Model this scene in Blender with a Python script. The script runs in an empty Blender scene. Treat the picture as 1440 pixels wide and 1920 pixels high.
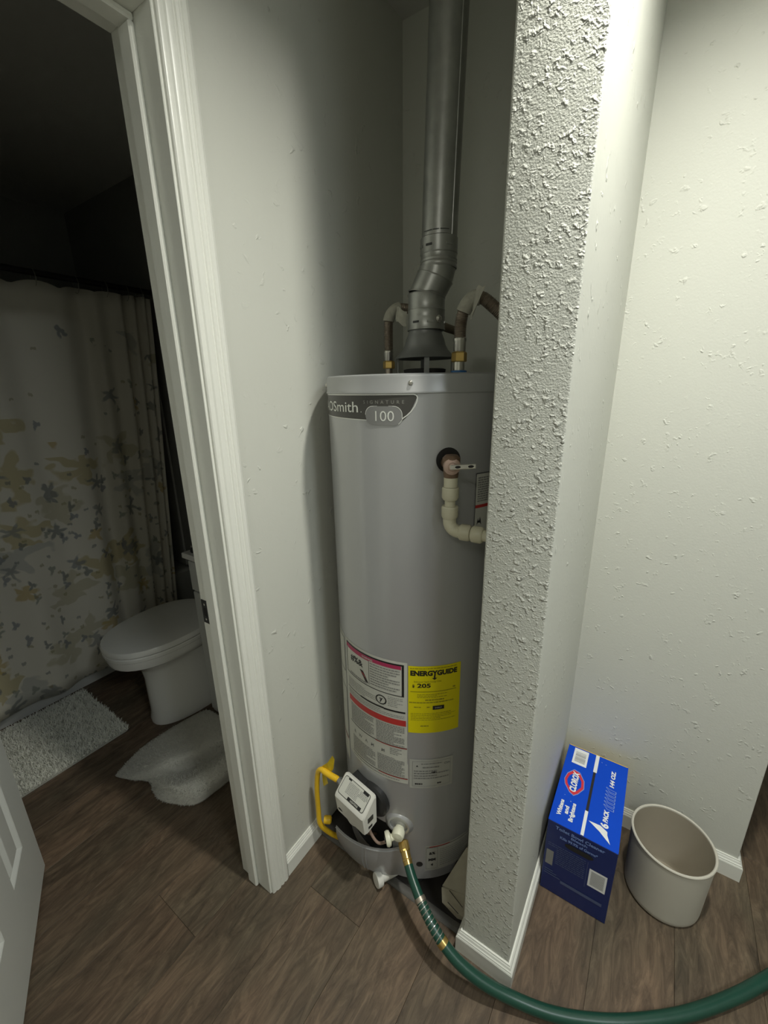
import bpy, math, random
from mathutils import Vector, Matrix
random.seed(7)
S = bpy.context.scene
COL = S.collection
PI = math.pi
sin, cos, rad = math.sin, math.cos, math.radians

# ------------------------------------------------------------------ camera
CH = 1.42
YAW, PITCH, ROLL, FPX = .5900, .2905, -.0165, 779.35
F = Vector((-sin(YAW)*cos(PITCH), cos(YAW)*cos(PITCH), -sin(PITCH)))
R0 = Vector((cos(YAW), sin(YAW), 0)); U0 = R0.cross(F)
RV = R0*cos(ROLL) + U0*sin(ROLL); UV = -R0*sin(ROLL) + U0*cos(ROLL)
cam = bpy.data.objects.new('camera', bpy.data.cameras.new('camera'))
cam.data.sensor_fit = 'VERTICAL'; cam.data.sensor_height = 24.0
cam.data.lens = FPX/1920*24.0; cam.data.clip_start = .02
m = Matrix((RV, UV, -F)).transposed().to_4x4(); m.translation = Vector((0, 0, CH))
cam.matrix_world = m; COL.objects.link(cam); S.camera = cam

# ------------------------------------------------------------------ world, lamps, exposure
W = bpy.data.worlds.new('world'); S.world = W; W.use_nodes = True
W.node_tree.nodes['Background'].inputs[0].default_value = (.9, .95, 1, 1)
W.node_tree.nodes['Background'].inputs[1].default_value = .05
S.view_settings.view_transform = 'Standard'; S.view_settings.look = 'None'
S.view_settings.gamma = 1; S.view_settings.use_curve_mapping = False
S.view_settings.exposure = 0.0
KEY_POS = (.09, .616, 2.37); KEY_R = .045; KEY_E = 1010.0
FILL_POS = (1.15, .0, 2.37); FILL_R = .20; FILL_E = 38.0; FILL_COL = (.90, .97, 1.0)  # unseen fill light, added to lift the lower and right-hand surfaces
BACK_POS = (.30, -1.15, 2.37); BACK_R = .22; BACK_E = 15.0  # second added fill, behind the camera, lifts the shaded areas
LAMP_COL = (1.0, .99, .90)

# ------------------------------------------------------------------ helpers
BASE = {}
class G:
    def __init__(s): s.v = []; s.f = []; s.m = []
    def add(s, vs, fs, mi=0):
        o = len(s.v); s.v += [tuple(v) for v in vs]
        for f in fs: s.f.append(tuple(i+o for i in f)); s.m.append(mi)
        return s
    def box(s, x0, x1, y0, y1, z0, z1, mi=0, b=0, xf=None):
        if b <= 0:
            vs = [(x, y, z) for x in (x0, x1) for y in (y0, y1) for z in (z0, z1)]
            fs = [(0, 1, 3, 2), (4, 6, 7, 5), (0, 4, 5, 1), (2, 3, 7, 6), (0, 2, 6, 4), (1, 5, 7, 3)]
        else:
            vs = []; idx = {}
            for i, x in enumerate((x0, x1)):
                for j, y in enumerate((y0, y1)):
                    for k, z in enumerate((z0, z1)):
                        sx, sy, sz = (b, -b)[i], (b, -b)[j], (b, -b)[k]
                        idx[i, j, k] = len(vs)
                        vs += [(x, y+sy, z+sz), (x+sx, y, z+sz), (x+sx, y+sy, z)]
            fs = []
            for i in (0, 1):
                q = [idx[i, 0, 0], idx[i, 1, 0], idx[i, 1, 1], idx[i, 0, 1]]; fs.append(q if i else q[::-1])
                q = [idx[0, i, 0]+1, idx[0, i, 1]+1, idx[1, i, 1]+1, idx[1, i, 0]+1]; fs.append(q if i else q[::-1])
                q = [idx[0, 0, i]+2, idx[1, 0, i]+2, idx[1, 1, i]+2, idx[0, 1, i]+2]; fs.append(q if i else q[::-1])
            for i in (0, 1):
                for j in (0, 1):
                    fs.append((idx[i, j, 0], idx[i, j, 0]+1, idx[i, j, 1]+1, idx[i, j, 1]))
                    fs.append((idx[i, 0, j], idx[i, 0, j]+2, idx[i, 1, j]+2, idx[i, 1, j]))
                    fs.append((idx[0, i, j]+1, idx[0, i, j]+2, idx[1, i, j]+2, idx[1, i, j]+1))
                    for k in (0, 1): fs.append((idx[i, j, k], idx[i, j, k]+1, idx[i, j, k]+2))
        if xf: vs = [xf(Vector(v)) for v in vs]
        return s.add(vs, fs, mi)
    def prism(s, poly, p0, p1, ax, ay, mi=0, cap=True):
        """poly: (a,b) pairs swept from p0 to p1, a along ax, b along ay; p0/p1 may be functions (a,b)->point"""
        ax, ay = Vector(ax), Vector(ay); n = len(poly); vs = []
        for p in (p0, p1):
            for a, b in poly: vs.append(p(a, b) if callable(p) else Vector(p)+ax*a+ay*b)
        fs = [(i, (i+1) % n, n+(i+1) % n, n+i) for i in range(n)]
        if cap: fs += [tuple(range(n))[::-1], tuple(range(n, 2*n))]
        return s.add(vs, fs, mi)
    def rings(s, rs, mi=0, cap0=True, cap1=True, closed=True):
        n = len(rs[0]); vs = [v for r in rs for v in r]; fs = []
        for i in range(len(rs)-1):
            for j in range(n if closed else n-1):
                k = (j+1) % n; fs.append((i*n+j, i*n+k, (i+1)*n+k, (i+1)*n+j))
        if cap0: fs.append(tuple(range(n))[::-1])
        if cap1: fs.append(tuple(range((len(rs)-1)*n, len(rs)*n)))
        return s.add(vs, fs, mi)
    def tube(s, pts, r, seg=16, mi=0, cap=True):
        pts = [Vector(p) for p in pts]; rr = r if isinstance(r, (list, tuple)) else [r]*len(pts)
        up = None; rs = []
        for i, p in enumerate(pts):
            a = pts[max(i-1, 0)]; b = pts[min(i+1, len(pts)-1)]
            t = (b-a)
            if t.length < 1e-9: t = pts[min(i+1, len(pts)-1)]-pts[0]
            t.normalize()
            if up is None: up = Vector((0, 0, 1)) if abs(t.z) < .9 else Vector((0, -1, 0))
            x = up.cross(t).normalized(); up = t.cross(x)
            rs.append([p+(x*cos(2*PI*k/seg)+up*sin(2*PI*k/seg))*rr[i] for k in range(seg)])
        return s.rings(rs, mi, cap, cap)
    def lathe(s, prof, o, axis=(0, 0, 1), seg=32, mi=0, cap0=True, cap1=True):
        """prof: (r, h) pairs along the axis from o"""
        a = Vector(axis).normalized(); u = Vector((1, 0, 0)) if abs(a.x) < .8 else Vector((0, 1, 0))
        x = u.cross(a).normalized(); y = a.cross(x); o = Vector(o)
        rs = [[o+a*h+(x*cos(2*PI*k/seg)+y*sin(2*PI*k/seg))*max(r, 1e-5) for k in range(seg)] for r, h in prof]
        return s.rings(rs, mi, cap0, cap1)
    def grid(s, fn, nu, nv, mi=0, skip=None, flip=False):
        vs = [fn(i/nu, j/nv) for i in range(nu+1) for j in range(nv+1)]; fs = []
        for i in range(nu):
            for j in range(nv):
                if skip and skip((i+.5)/nu, (j+.5)/nv): continue
                a = i*(nv+1)+j; q = (a, a+nv+1, a+nv+2, a+1); fs.append(q[::-1] if flip else q)
        return s.add(vs, fs, mi)

def tag(o, label=None, cat=None, group=None, kind=None):
    if label: o['label'] = label
    if cat: o['category'] = cat
    if group: o['group'] = group
    if kind: o['kind'] = kind
    return o
def empty(name, loc, label=None, cat=None, group=None, kind=None):
    o = bpy.data.objects.new(name, None); o.location = loc; o.empty_display_size = .05
    COL.objects.link(o); BASE[o] = Vector(loc)
    return tag(o, label, cat, group, kind)
def build(name, g, mat, parent=None, smooth=True, loc=None, ang=35, **kw):
    base = BASE[parent] if parent else Vector(loc or (0, 0, 0))
    me = bpy.data.meshes.new(name)
    me.from_pydata([tuple(Vector(v)-base) for v in g.v], [], g.f)
    mats = mat if isinstance(mat, (list, tuple)) else [mat]
    for mm in mats: me.materials.append(mm)
    if len(mats) > 1:
        me.polygons.foreach_set('material_index', g.m)
    me.validate(); me.update()
    if smooth:
        me.polygons.foreach_set('use_smooth', [True]*len(me.polygons))
        try: me.set_sharp_from_angle(angle=rad(ang))
        except Exception: pass
    o = bpy.data.objects.new(name, me); COL.objects.link(o)
    if parent: o.parent = parent; BASE[o] = base
    else: o.location = base; BASE[o] = base
    return tag(o, **kw)
def fixn(o):
    import bmesh
    bm = bmesh.new(); bm.from_mesh(o.data); bmesh.ops.recalc_face_normals(bm, faces=bm.faces); bm.to_mesh(o.data); bm.free()
    return o
_B = build
def build(*a, **k): return fixn(_B(*a, **k))

def crom(pts, n=8):
    P = [Vector(p) for p in pts]; P = [P[0]*2-P[1]]+P+[P[-1]*2-P[-2]]; out = []
    for i in range(1, len(P)-2):
        for k in range(n):
            t = k/n; a, b, c, d = P[i-1:i+3]
            out.append(.5*((2*b)+(c-a)*t+(2*a-5*b+4*c-d)*t*t+(3*b-a-3*c+d)*t**3))
    out.append(P[-2]); return out

# text -> (verts2d, faces)
def text2d(body, size, align='CENTER', weight=0.0, spacing=1.0, shear=0.0, sx=1.0):
    cu = bpy.data.curves.new('t', 'FONT'); cu.body = body; cu.size = size; cu.align_x = align
    cu.offset = weight*size; cu.space_character = spacing; cu.shear = shear; cu.resolution_u = 3
    ob = bpy.data.objects.new('t', cu); COL.objects.link(ob)
    dg = bpy.context.evaluated_depsgraph_get(); dg.update()
    me = bpy.data.meshes.new_from_object(ob.evaluated_get(dg))
    vs = [(v.co.x*sx, v.co.y) for v in me.vertices]; fs = [tuple(p.vertices) for p in me.polygons]
    bpy.data.objects.remove(ob); bpy.data.curves.remove(cu); bpy.data.meshes.remove(me)
    return vs, fs

def ray(u, v): return F+RV*((u-720)/FPX)-UV*((v-960)/FPX)
def pz(u, v, z): d = ray(u, v); return Vector((0, 0, CH))+d*((z-CH)/d.z)     # a point on the floor plane z seen at (u, v)
def quad_slab(pts, th, nrmv):
    n = Vector(nrmv).normalized()*th; P = [Vector(p) for p in pts]
    return G().add(P+[p+n for p in P], [tuple(range(len(P))), tuple(range(2*len(P)-1, len(P)-1, -1))]+[(i, (i+1) % len(P), len(P)+(i+1) % len(P), len(P)+i) for i in range(len(P))])

# ------------------------------------------------------------------ materials
def mat(name, col, rough=.5, metal=0, spec=.5, coat=0, var=0, vscale=8, bump=0, bscale=60, aniso=None, emit=None, trans=0):
    m_ = bpy.data.materials.new(name); m_.use_nodes = True; nt = m_.node_tree; b = nt.nodes['Principled BSDF']
    b.inputs['Base Color'].default_value = (*col, 1); b.inputs['Roughness'].default_value = rough
    b.inputs['Metallic'].default_value = metal; b.inputs['Specular IOR Level'].default_value = spec
    b.inputs['Coat Weight'].default_value = coat; b.inputs['Transmission Weight'].default_value = trans
    L = nt.links.new; N = nt.nodes.new
    tc = N('ShaderNodeTexCoord')
    if var:
        n = N('ShaderNodeTexNoise'); n.inputs['Scale'].default_value = vscale; n.inputs['Detail'].default_value = 5
        L(tc.outputs['Object'], n.inputs['Vector'])
        mx = N('ShaderNodeMix'); mx.data_type = 'RGBA'
        mx.inputs[6].default_value = (*[c*(1-var) for c in col], 1); mx.inputs[7].default_value = (*[min(c*(1+var), 1) for c in col], 1)
        L(n.outputs['Fac'], mx.inputs[0]); L(mx.outputs[2], b.inputs['Base Color'])
    if bump:
        n = N('ShaderNodeTexNoise'); n.inputs['Scale'].default_value = bscale; n.inputs['Detail'].default_value = 4
        L(tc.outputs['Object'], n.inputs['Vector'])
        bp_ = N('ShaderNodeBump'); bp_.inputs['Strength'].default_value = 1; bp_.inputs['Distance'].default_value = bump
        L(n.outputs['Fac'], bp_.inputs['Height']); L(bp_.outputs[0], b.inputs['Normal'])
    if emit:
        b.inputs['Emission Color'].default_value = (*emit[0], 1); b.inputs['Emission Strength'].default_value = emit[1]
    return m_

def wall_mat(name, col, blob=.0012, peel=.0004, dens=.58, scale=38, rough=.55, seed=0.0, gate=(.4, .62), soft=.12, dist=.6):
    """painted drywall: knockdown blobs plus orange peel, as fine relief"""
    m_ = bpy.data.materials.new(name); m_.use_nodes = True; nt = m_.node_tree; b = nt.nodes['Principled BSDF']
    b.inputs['Roughness'].default_value = rough; b.inputs['Specular IOR Level'].default_value = .35
    L = nt.links.new; N = nt.nodes.new
    tc = N('ShaderNodeTexCoord'); mp = N('ShaderNodeMapping'); mp.inputs['Location'].default_value = (seed, seed*2, seed*3)
    L(tc.outputs['Object'], mp.inputs['Vector'])
    cn = N('ShaderNodeTexNoise'); cn.inputs['Scale'].default_value = 1.7; cn.inputs['Detail'].default_value = 3; L(mp.outputs[0], cn.inputs['Vector'])
    mx = N('ShaderNodeMix'); mx.data_type = 'RGBA'
    mx.inputs[6].default_value = (*[c*.96 for c in col], 1); mx.inputs[7].default_value = (*[c*1.04 for c in col], 1)
    L(cn.outputs['Fac'], mx.inputs[0]); L(mx.outputs[2], b.inputs['Base Color'])
    def noise(sc, det, dist=0):
        n = N('ShaderNodeTexNoise'); n.inputs['Scale'].default_value = sc; n.inputs['Detail'].default_value = det
        n.inputs['Distortion'].default_value = dist; L(mp.outputs[0], n.inputs['Vector']); return n
    n1 = noise(scale, 2 if soft > .15 else 3, dist); r1 = N('ShaderNodeMapRange'); r1.interpolation_type = 'SMOOTHSTEP'
    r1.inputs[1].default_value = dens; r1.inputs[2].default_value = dens+soft; L(n1.outputs['Fac'], r1.inputs[0])
    n2 = noise(scale*3.2, 2); n3 = noise(scale*.28, 2)
    r3 = N('ShaderNodeMapRange'); r3.inputs[1].default_value = gate[0]; r3.inputs[2].default_value = gate[1]; L(n3.outputs['Fac'], r3.inputs[0])
    mu = N('ShaderNodeMath'); mu.operation = 'MULTIPLY'; L(r1.outputs[0], mu.inputs[0]); L(r3.outputs[0], mu.inputs[1])
    b1 = N('ShaderNodeBump'); b1.inputs['Distance'].default_value = blob; b1.inputs['Strength'].default_value = 1; L(mu.outputs[0], b1.inputs['Height'])
    b2 = N('ShaderNodeBump'); b2.inputs['Distance'].default_value = peel; b2.inputs['Strength'].default_value = 1; L(n2.outputs['Fac'], b2.inputs['Height'])
    L(b1.outputs[0], b2.inputs['Normal']); L(b2.outputs[0], b.inputs['Normal'])
    return m_

WALLC = (.61, .615, .555)
M = {}
M['wall'] = wall_mat('wall_paint', WALLC, .0016, .00025, .62, 34)
M['wallb'] = wall_mat('wall_paint_speckled', WALLC, .0015, .0003, .58, 75, seed=3.1, soft=.2, dist=.3, gate=(.48, .62))
M['wallp'] = wall_mat('wall_paint_heavy_texture', WALLC, .0031, .0010, .50, 105, seed=5.3, gate=(.36, .56), soft=.26, dist=.25)
M['ceil'] = wall_mat('ceiling_paint', (.62, .62, .58), .0006, .0005, .58, 60)
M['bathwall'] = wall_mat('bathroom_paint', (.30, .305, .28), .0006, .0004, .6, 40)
M['trim'] = mat('white_trim_paint', (.80, .805, .74), .32, var=.02, vscale=20, bump=.00012, bscale=160)
M['door'] = mat('white_door_paint', (.78, .80, .76), .35, bump=.00015, bscale=220)
M['tank'] = mat('grey_enamel_jacket', (.47, .473, .478), .28, metal=.42, spec=.6, coat=.1, var=.03, vscale=5, bump=.0001, bscale=12)
M['tankcap'] = mat('grey_enamel_lid', (.40, .405, .405), .36, metal=.4, spec=.6, var=.03, vscale=14)
M['dark'] = mat('dark_recess', (.012, .011, .010), .7)
M['black'] = mat('black_plastic', (.018, .018, .018), .4)
M['galv'] = mat('galvanised_steel', (.37, .375, .355), .38, metal=.85, var=.22, vscale=38, bump=.0003, bscale=45)
M['hood'] = mat('draft_hood_steel', (.22, .225, .22), .45, metal=.6, var=.12, vscale=30)
M['steel'] = mat('braided_steel', (.42, .37, .31), .4, metal=.8, var=.25, vscale=260)
M['corr'] = mat('copper_toned_connector', (.30, .25, .20), .4, metal=.8, var=.2, vscale=120)
M['bright'] = mat('bright_steel', (.62, .6, .55), .25, metal=.9)
M['brass'] = mat('brass', (.68, .47, .16), .28, metal=.9, var=.1, vscale=60)
M['bronze'] = mat('tarnished_bronze', (.20, .13, .085), .5, metal=.5, var=.3, vscale=90)
M['copper'] = mat('weathered_copper', (.50, .36, .29), .5, metal=.3, var=.3, vscale=160)
M['cpvc'] = mat('cream_plastic_pipe', (.62, .59, .44), .4, var=.04, vscale=60)
M['ivory'] = mat('ivory_plastic', (.72, .71, .56), .35)
M['white'] = mat('white_plastic', (.72, .71, .65), .35)
M['tape'] = mat('crinkled_paper_tag', (.36, .35, .29), .7, var=.25, vscale=110, bump=.0012, bscale=120)
M['blue_ring'] = mat('blue_plastic_ring', (.03, .13, .32), .4)
M['yellow'] = mat('yellow_coated_gas_line', (.80, .50, .02), .35, var=.08, vscale=40)
M['yellowtag'] = mat('yellow_film', (.62, .46, .02), .3, var=.25, vscale=50)
M['hose'] = mat('green_rubber_hose', (.010, .060, .040), .33, spec=.6, var=.15, vscale=30)
M['label'] = mat('label_stock', (.56, .56, .50), .45)
M['label2'] = mat('label_stock_grey', (.44, .44, .40), .5)
M['print'] = mat('black_print', (.012, .012, .012), .45)
M['fine'] = mat('fine_grey_print', (.22, .22, .21), .5)
M['red'] = mat('red_print', (.50, .035, .03), .45)
M['pink'] = mat('magenta_red_print', (.42, .03, .10), .45)
M['eyellow'] = mat('yellow_label_stock', (.74, .64, .0), .45)
M['olive'] = mat('faint_print_on_yellow', (.28, .24, .01), .5)
M['badge'] = mat('badge_dark_field', (.075, .072, .065), .35, metal=.2)
M['badge_line'] = mat('badge_silver_line', (.80, .81, .76), .3, metal=.2)
M['badge_dim'] = mat('badge_dim_lettering', (.28, .28, .25), .4)
M['pill'] = mat('badge_grey_plate', (.25, .25, .245), .35, metal=.2)
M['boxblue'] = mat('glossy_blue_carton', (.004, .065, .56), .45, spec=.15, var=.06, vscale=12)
M['boxnavy'] = mat('navy_carton', (.008, .020, .115), .4, var=.15, vscale=14)  # darker than the top flaps: shade on the sides put into the colour
M['boxwhite'] = mat('white_carton_print', (.80, .81, .80), .4)
M['boxpale'] = mat('pale_blue_print', (.20, .30, .62), .4)
M['boxnavyprint'] = mat('dim_blue_print', (.075, .10, .20), .45)
M['boxyellow'] = mat('yellow_carton_band', (.80, .55, .06), .4)
M['boxred'] = mat('red_carton_print', (.62, .03, .05), .4)
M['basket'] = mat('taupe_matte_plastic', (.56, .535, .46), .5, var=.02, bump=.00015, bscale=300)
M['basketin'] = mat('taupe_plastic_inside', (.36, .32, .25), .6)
M['porcelain'] = mat('white_porcelain', (.84, .84, .80), .12, coat=.6)
M['vanity'] = mat('white_cabinet', (.52, .53, .50), .35)
M['counter'] = mat('pale_counter', (.70, .70, .66), .2)
M['tub'] = mat('tub_enamel', (.55, .555, .53), .18, coat=.4)
M['rod'] = mat('black_rod', (.008, .008, .008), .35)
M['matpile'] = mat('shaggy_pile', (.86, .86, .77), .9, var=.12, vscale=90)
M['matbase'] = mat('mat_backing', (.42, .42, .37), .9)
M['terry'] = mat('grey_terry', (.56, .55, .49), .95, var=.12, vscale=60, bump=.002, bscale=190)
M['board'] = mat('beige_grooved_board', (.36, .33, .25), .75, var=.15, vscale=40, bump=.0006, bscale=60)
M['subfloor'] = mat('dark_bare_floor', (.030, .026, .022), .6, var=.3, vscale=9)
M['strip'] = mat('grey_floor_strip', (.10, .095, .085), .45)
M['globe'] = mat('glass_globe_glow', (.9, .9, .85), .4, emit=(LAMP_COL, KEY_E))
M['globe3'] = mat('diffuser_glow_back', (.9, .9, .85), .4, emit=(LAMP_COL, BACK_E))
M['globe2'] = mat('glass_globe_glow_weak', (.9, .9, .85), .4, emit=(FILL_COL, FILL_E))

for k_ in ('globe', 'globe2', 'globe3'): M[k_].cycles.emission_sampling = 'BACK' if False else 'FRONT'
def wood_mat():
    m_ = bpy.data.materials.new('vinyl_plank_wood'); m_.use_nodes = True; nt = m_.node_tree; b = nt.nodes['Principled BSDF']
    L = nt.links.new; N = nt.nodes.new
    tc = N('ShaderNodeTexCoord'); oi = N('ShaderNodeObjectInfo')
    sc = N('ShaderNodeVectorMath'); sc.operation = 'SCALE'; sc.inputs[0].default_value = (7.3, 31.7, 3.1); L(oi.outputs['Random'], sc.inputs['Scale'])
    ad = N('ShaderNodeVectorMath'); L(tc.outputs['Object'], ad.inputs[0]); L(sc.outputs[0], ad.inputs[1])
    mp = N('ShaderNodeMapping'); mp.inputs['Scale'].default_value = (1, .20, 1); L(ad.outputs[0], mp.inputs['Vector'])
    n = N('ShaderNodeTexNoise'); n.inputs['Scale'].default_value = 42; n.inputs['Detail'].default_value = 12; n.inputs['Roughness'].default_value = .72; n.inputs['Distortion'].default_value = 1.2
    L(mp.outputs[0], n.inputs['Vector'])
    n2 = N('ShaderNodeTexNoise'); n2.inputs['Scale'].default_value = 3.2; n2.inputs['Detail'].default_value = 3
    mp2 = N('ShaderNodeMapping'); mp2.inputs['Scale'].default_value = (1.6, .7, 1); L(ad.outputs[0], mp2.inputs['Vector']); L(mp2.outputs[0], n2.inputs['Vector'])
    cr = N('ShaderNodeValToRGB'); e = cr.color_ramp.elements
    e[0].position = .30; e[0].color = (.048, .036, .026, 1); e[1].position = .76; e[1].color = (.215, .162, .113, 1)
    x = cr.color_ramp.elements.new(.5); x.color = (.110, .083, .058, 1)
    L(n.outputs['Fac'], cr.inputs[0])
    cr2 = N('ShaderNodeValToRGB'); e = cr2.color_ramp.elements
    e[0].position = .35; e[0].color = (.80, .84, .80, 1); e[1].position = .65; e[1].color = (1.2, 1.08, 1.0, 1)
    L(n2.outputs['Fac'], cr2.inputs[0])
    mx = N('ShaderNodeMix'); mx.data_type = 'RGBA'; mx.blend_type = 'MULTIPLY'; mx.inputs[0].default_value = 1
    L(cr.outputs[0], mx.inputs[6]); L(cr2.outputs[0], mx.inputs[7])
    mr = N('ShaderNodeMapRange'); mr.inputs[3].default_value = .88; mr.inputs[4].default_value = 1.14; L(oi.outputs['Random'], mr.inputs[0])
    vm = N('ShaderNodeVectorMath'); vm.operation = 'SCALE'; L(mx.outputs[2], vm.inputs[0]); L(mr.outputs[0], vm.inputs['Scale'])
    L(vm.outputs[0], b.inputs['Base Color']); b.inputs['Roughness'].default_value = .5; b.inputs['Specular IOR Level'].default_value = .4
    bp_ = N('ShaderNodeBump'); bp_.inputs['Distance'].default_value = .0009; bp_.inputs['Strength'].default_value = 1
    L(n.outputs['Fac'], bp_.inputs['Height']); L(bp_.outputs[0], b.inputs['Normal'])
    return m_
M['wood'] = wood_mat()

def curtain_mat():
    m_ = bpy.data.materials.new('floral_curtain_print'); m_.use_nodes = True; nt = m_.node_tree; b = nt.nodes['Principled BSDF']
    b.inputs['Roughness'].default_value = .85
    L = nt.links.new; N = nt.nodes.new
    uv = N('ShaderNodeUVMap'); uv.uv_map = 'UVMap'
    def mth(op, a=None, bb=None, v1=None, clamp=False):
        n = N('ShaderNodeMath'); n.operation = op; n.use_clamp = clamp
        if a is not None: L(a, n.inputs[0])
        if bb is not None: L(bb, n.inputs[1])
        if v1 is not None: n.inputs[1].default_value = v1
        return n.outputs[0]
    sep = N('ShaderNodeSeparateXYZ'); L(uv.outputs[0], sep.inputs[0])
    dens = N('ShaderNodeMapRange'); dens.inputs[1].default_value = 1.72; dens.inputs[2].default_value = .80
    L(sep.outputs['Y'], dens.inputs[0])
    def layer(scale, rmin, petals, dist, thr, sx=1.0):
        mp = N('ShaderNodeMapping'); mp.inputs['Scale'].default_value = (sx, 1, 1); mp.inputs['Location'].default_value = (scale*.37, scale*.11, 0)
        L(uv.outputs[0], mp.inputs['Vector'])
        ns = N('ShaderNodeTexNoise'); ns.inputs['Scale'].default_value = scale*2.2; ns.inputs['Detail'].default_value = 2; L(mp.outputs[0], ns.inputs['Vector'])
        mv = N('ShaderNodeVectorMath'); mv.operation = 'SCALE'; mv.inputs['Scale'].default_value = dist/scale
        sb = N('ShaderNodeVectorMath'); sb.operation = 'SUBTRACT'; sb.inputs[1].default_value = (.5, .5, .5); L(ns.outputs['Color'], sb.inputs[0]); L(sb.outputs[0], mv.inputs[0])
        ad = N('ShaderNodeVectorMath'); L(mp.outputs[0], ad.inputs[0]); L(mv.outputs[0], ad.inputs[1])
        v = N('ShaderNodeTexVoronoi'); v.voronoi_dimensions = '2D'; v.inputs['Scale'].default_value = scale; L(ad.outputs[0], v.inputs['Vector'])
        # petal outline from the angle about each cell's centre
        dl = N('ShaderNodeVectorMath'); dl.operation = 'SUBTRACT'; L(ad.outputs[0], dl.inputs[0]); L(v.outputs['Position'], dl.inputs[1])
        s2 = N('ShaderNodeSeparateXYZ'); L(dl.outputs[0], s2.inputs[0])
        at = N('ShaderNodeMath'); at.operation = 'ARCTAN2'; L(s2.outputs['Y'], at.inputs[0]); L(s2.outputs['X'], at.inputs[1])
        cs = mth('COSINE', mth('MULTIPLY', at.outputs[0], v1=petals))
        rr = mth('ADD', mth('MULTIPLY', cs, v1=rmin*.35), v1=rmin)
        sc = N('ShaderNodeSeparateColor'); L(v.outputs['Color'], sc.inputs[0])
        keep = mth('LESS_THAN', sc.outputs[0], mth('MULTIPLY', dens.outputs[0], v1=thr))
        inside = mth('MULTIPLY', mth('MULTIPLY', mth('SUBTRACT', rr, v.outputs['Distance']), v1=14.0, clamp=True), keep)
        return inside, sc
    base = N('ShaderNodeRGB'); base.outputs[0].default_value = (.70, .67, .58, 1); cur = base.outputs[0]
    def over(cur, mask, colr, amt):
        mx = N('ShaderNodeMix'); mx.data_type = 'RGBA'; L(mth('MULTIPLY', mask, v1=amt), mx.inputs[0]); L(cur, mx.inputs[6])
        if isinstance(colr, tuple): mx.inputs[7].default_value = (*colr, 1)
        else: L(colr, mx.inputs[7])
        return mx.outputs[2]
    def ramp(sc, cols):
        cr = N('ShaderNodeValToRGB'); cr.color_ramp.interpolation = 'CONSTANT'; e = cr.color_ramp.elements
        for i, c in enumerate(cols):
            el = e[i] if i < 2 else e.new(i/len(cols)); el.position = i/len(cols); el.color = (*c, 1)
        L(sc.outputs[1], cr.inputs[0]); return cr.outputs[0]
    mk, sc = layer(4.5, .36, 5, .8, .85); cur = over(cur, mk, ramp(sc, [(.44, .36, .12), (.46, .43, .28), (.42, .43, .40)]), .6)
    mk, sc = layer(6.5, .22, 5, .55, .66); cur = over(cur, mk, ramp(sc, [(.16, .18, .18), (.24, .25, .24), (.48, .36, .12), (.20, .22, .24)]), .7)
    mk, sc = layer(10.0, .20, 3, .45, .5, 1.5); cur = over(cur, mk, ramp(sc, [(.14, .16, .16), (.22, .24, .2), (.17, .19, .22)]), .7)
    mk, sc = layer(17.0, .20, 2, .4, .3, 1.8); cur = over(cur, mk, ramp(sc, [(.16, .17, .17), (.30, .27, .14)]), .6)
    L(cur, b.inputs['Base Color'])
    return m_
M['curtain'] = curtain_mat()

# ================================================================== ROOM SHELL
XL, XP0, XP1, YP, YR, XE, YB, ZC = -.767, -.247, -.127, .704, 1.302, .367, 1.277, 2.39
XB = -.887                       # bathroom side of the door wall
YJ, YN, ZH = .511, -.079, 2.008  # doorway
def structure(name, g, mt, parent=None, **k):
    return build(name, g, mt, parent, kind=None if parent else 'structure', **k)

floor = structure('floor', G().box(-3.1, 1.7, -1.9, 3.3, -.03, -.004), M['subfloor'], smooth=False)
# planks run into the depth of the hall
PW = .18
gg = None
k0 = -14
for k in range(-13, 14):
    x0 = -.68+PW*k; x1 = x0+PW
    if x1 < -3.05 or x0 > 1.65: continue
    x0 = max(x0, -3.05); x1 = min(x1, 1.65)
    y = -1.85-((k*.47) % 1.2)
    while y < 3.25:
        a, b_ = max(y, -1.85), min(y+1.22, 3.25); y += 1.22
        if b_-a < .02: continue
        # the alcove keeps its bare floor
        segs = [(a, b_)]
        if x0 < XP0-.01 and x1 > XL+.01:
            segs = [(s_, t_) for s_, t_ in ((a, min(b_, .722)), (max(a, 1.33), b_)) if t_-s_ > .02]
        for a2, b2 in segs:
            structure('plank', G().box(x0+.0003, x1-.0003, a2+.0003, b2-.0003, -.005, 0, b=.0005), M['wood'], floor, smooth=False)
structure('threshold_strip', G().prism([(0, 0), (.028, 0), (.024, .005), (.012, .007), (.003, .004)], (XL+.002, .722, -.002), (XP0, .722, -.002), (0, 1, 0), (0, 0, 1)), M['strip'], floor)

# ceiling
structure('ceiling', G().box(-3.1, 1.7, -1.9, 3.3, ZC, ZC+.06), M['ceil'], smooth=False)
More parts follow.
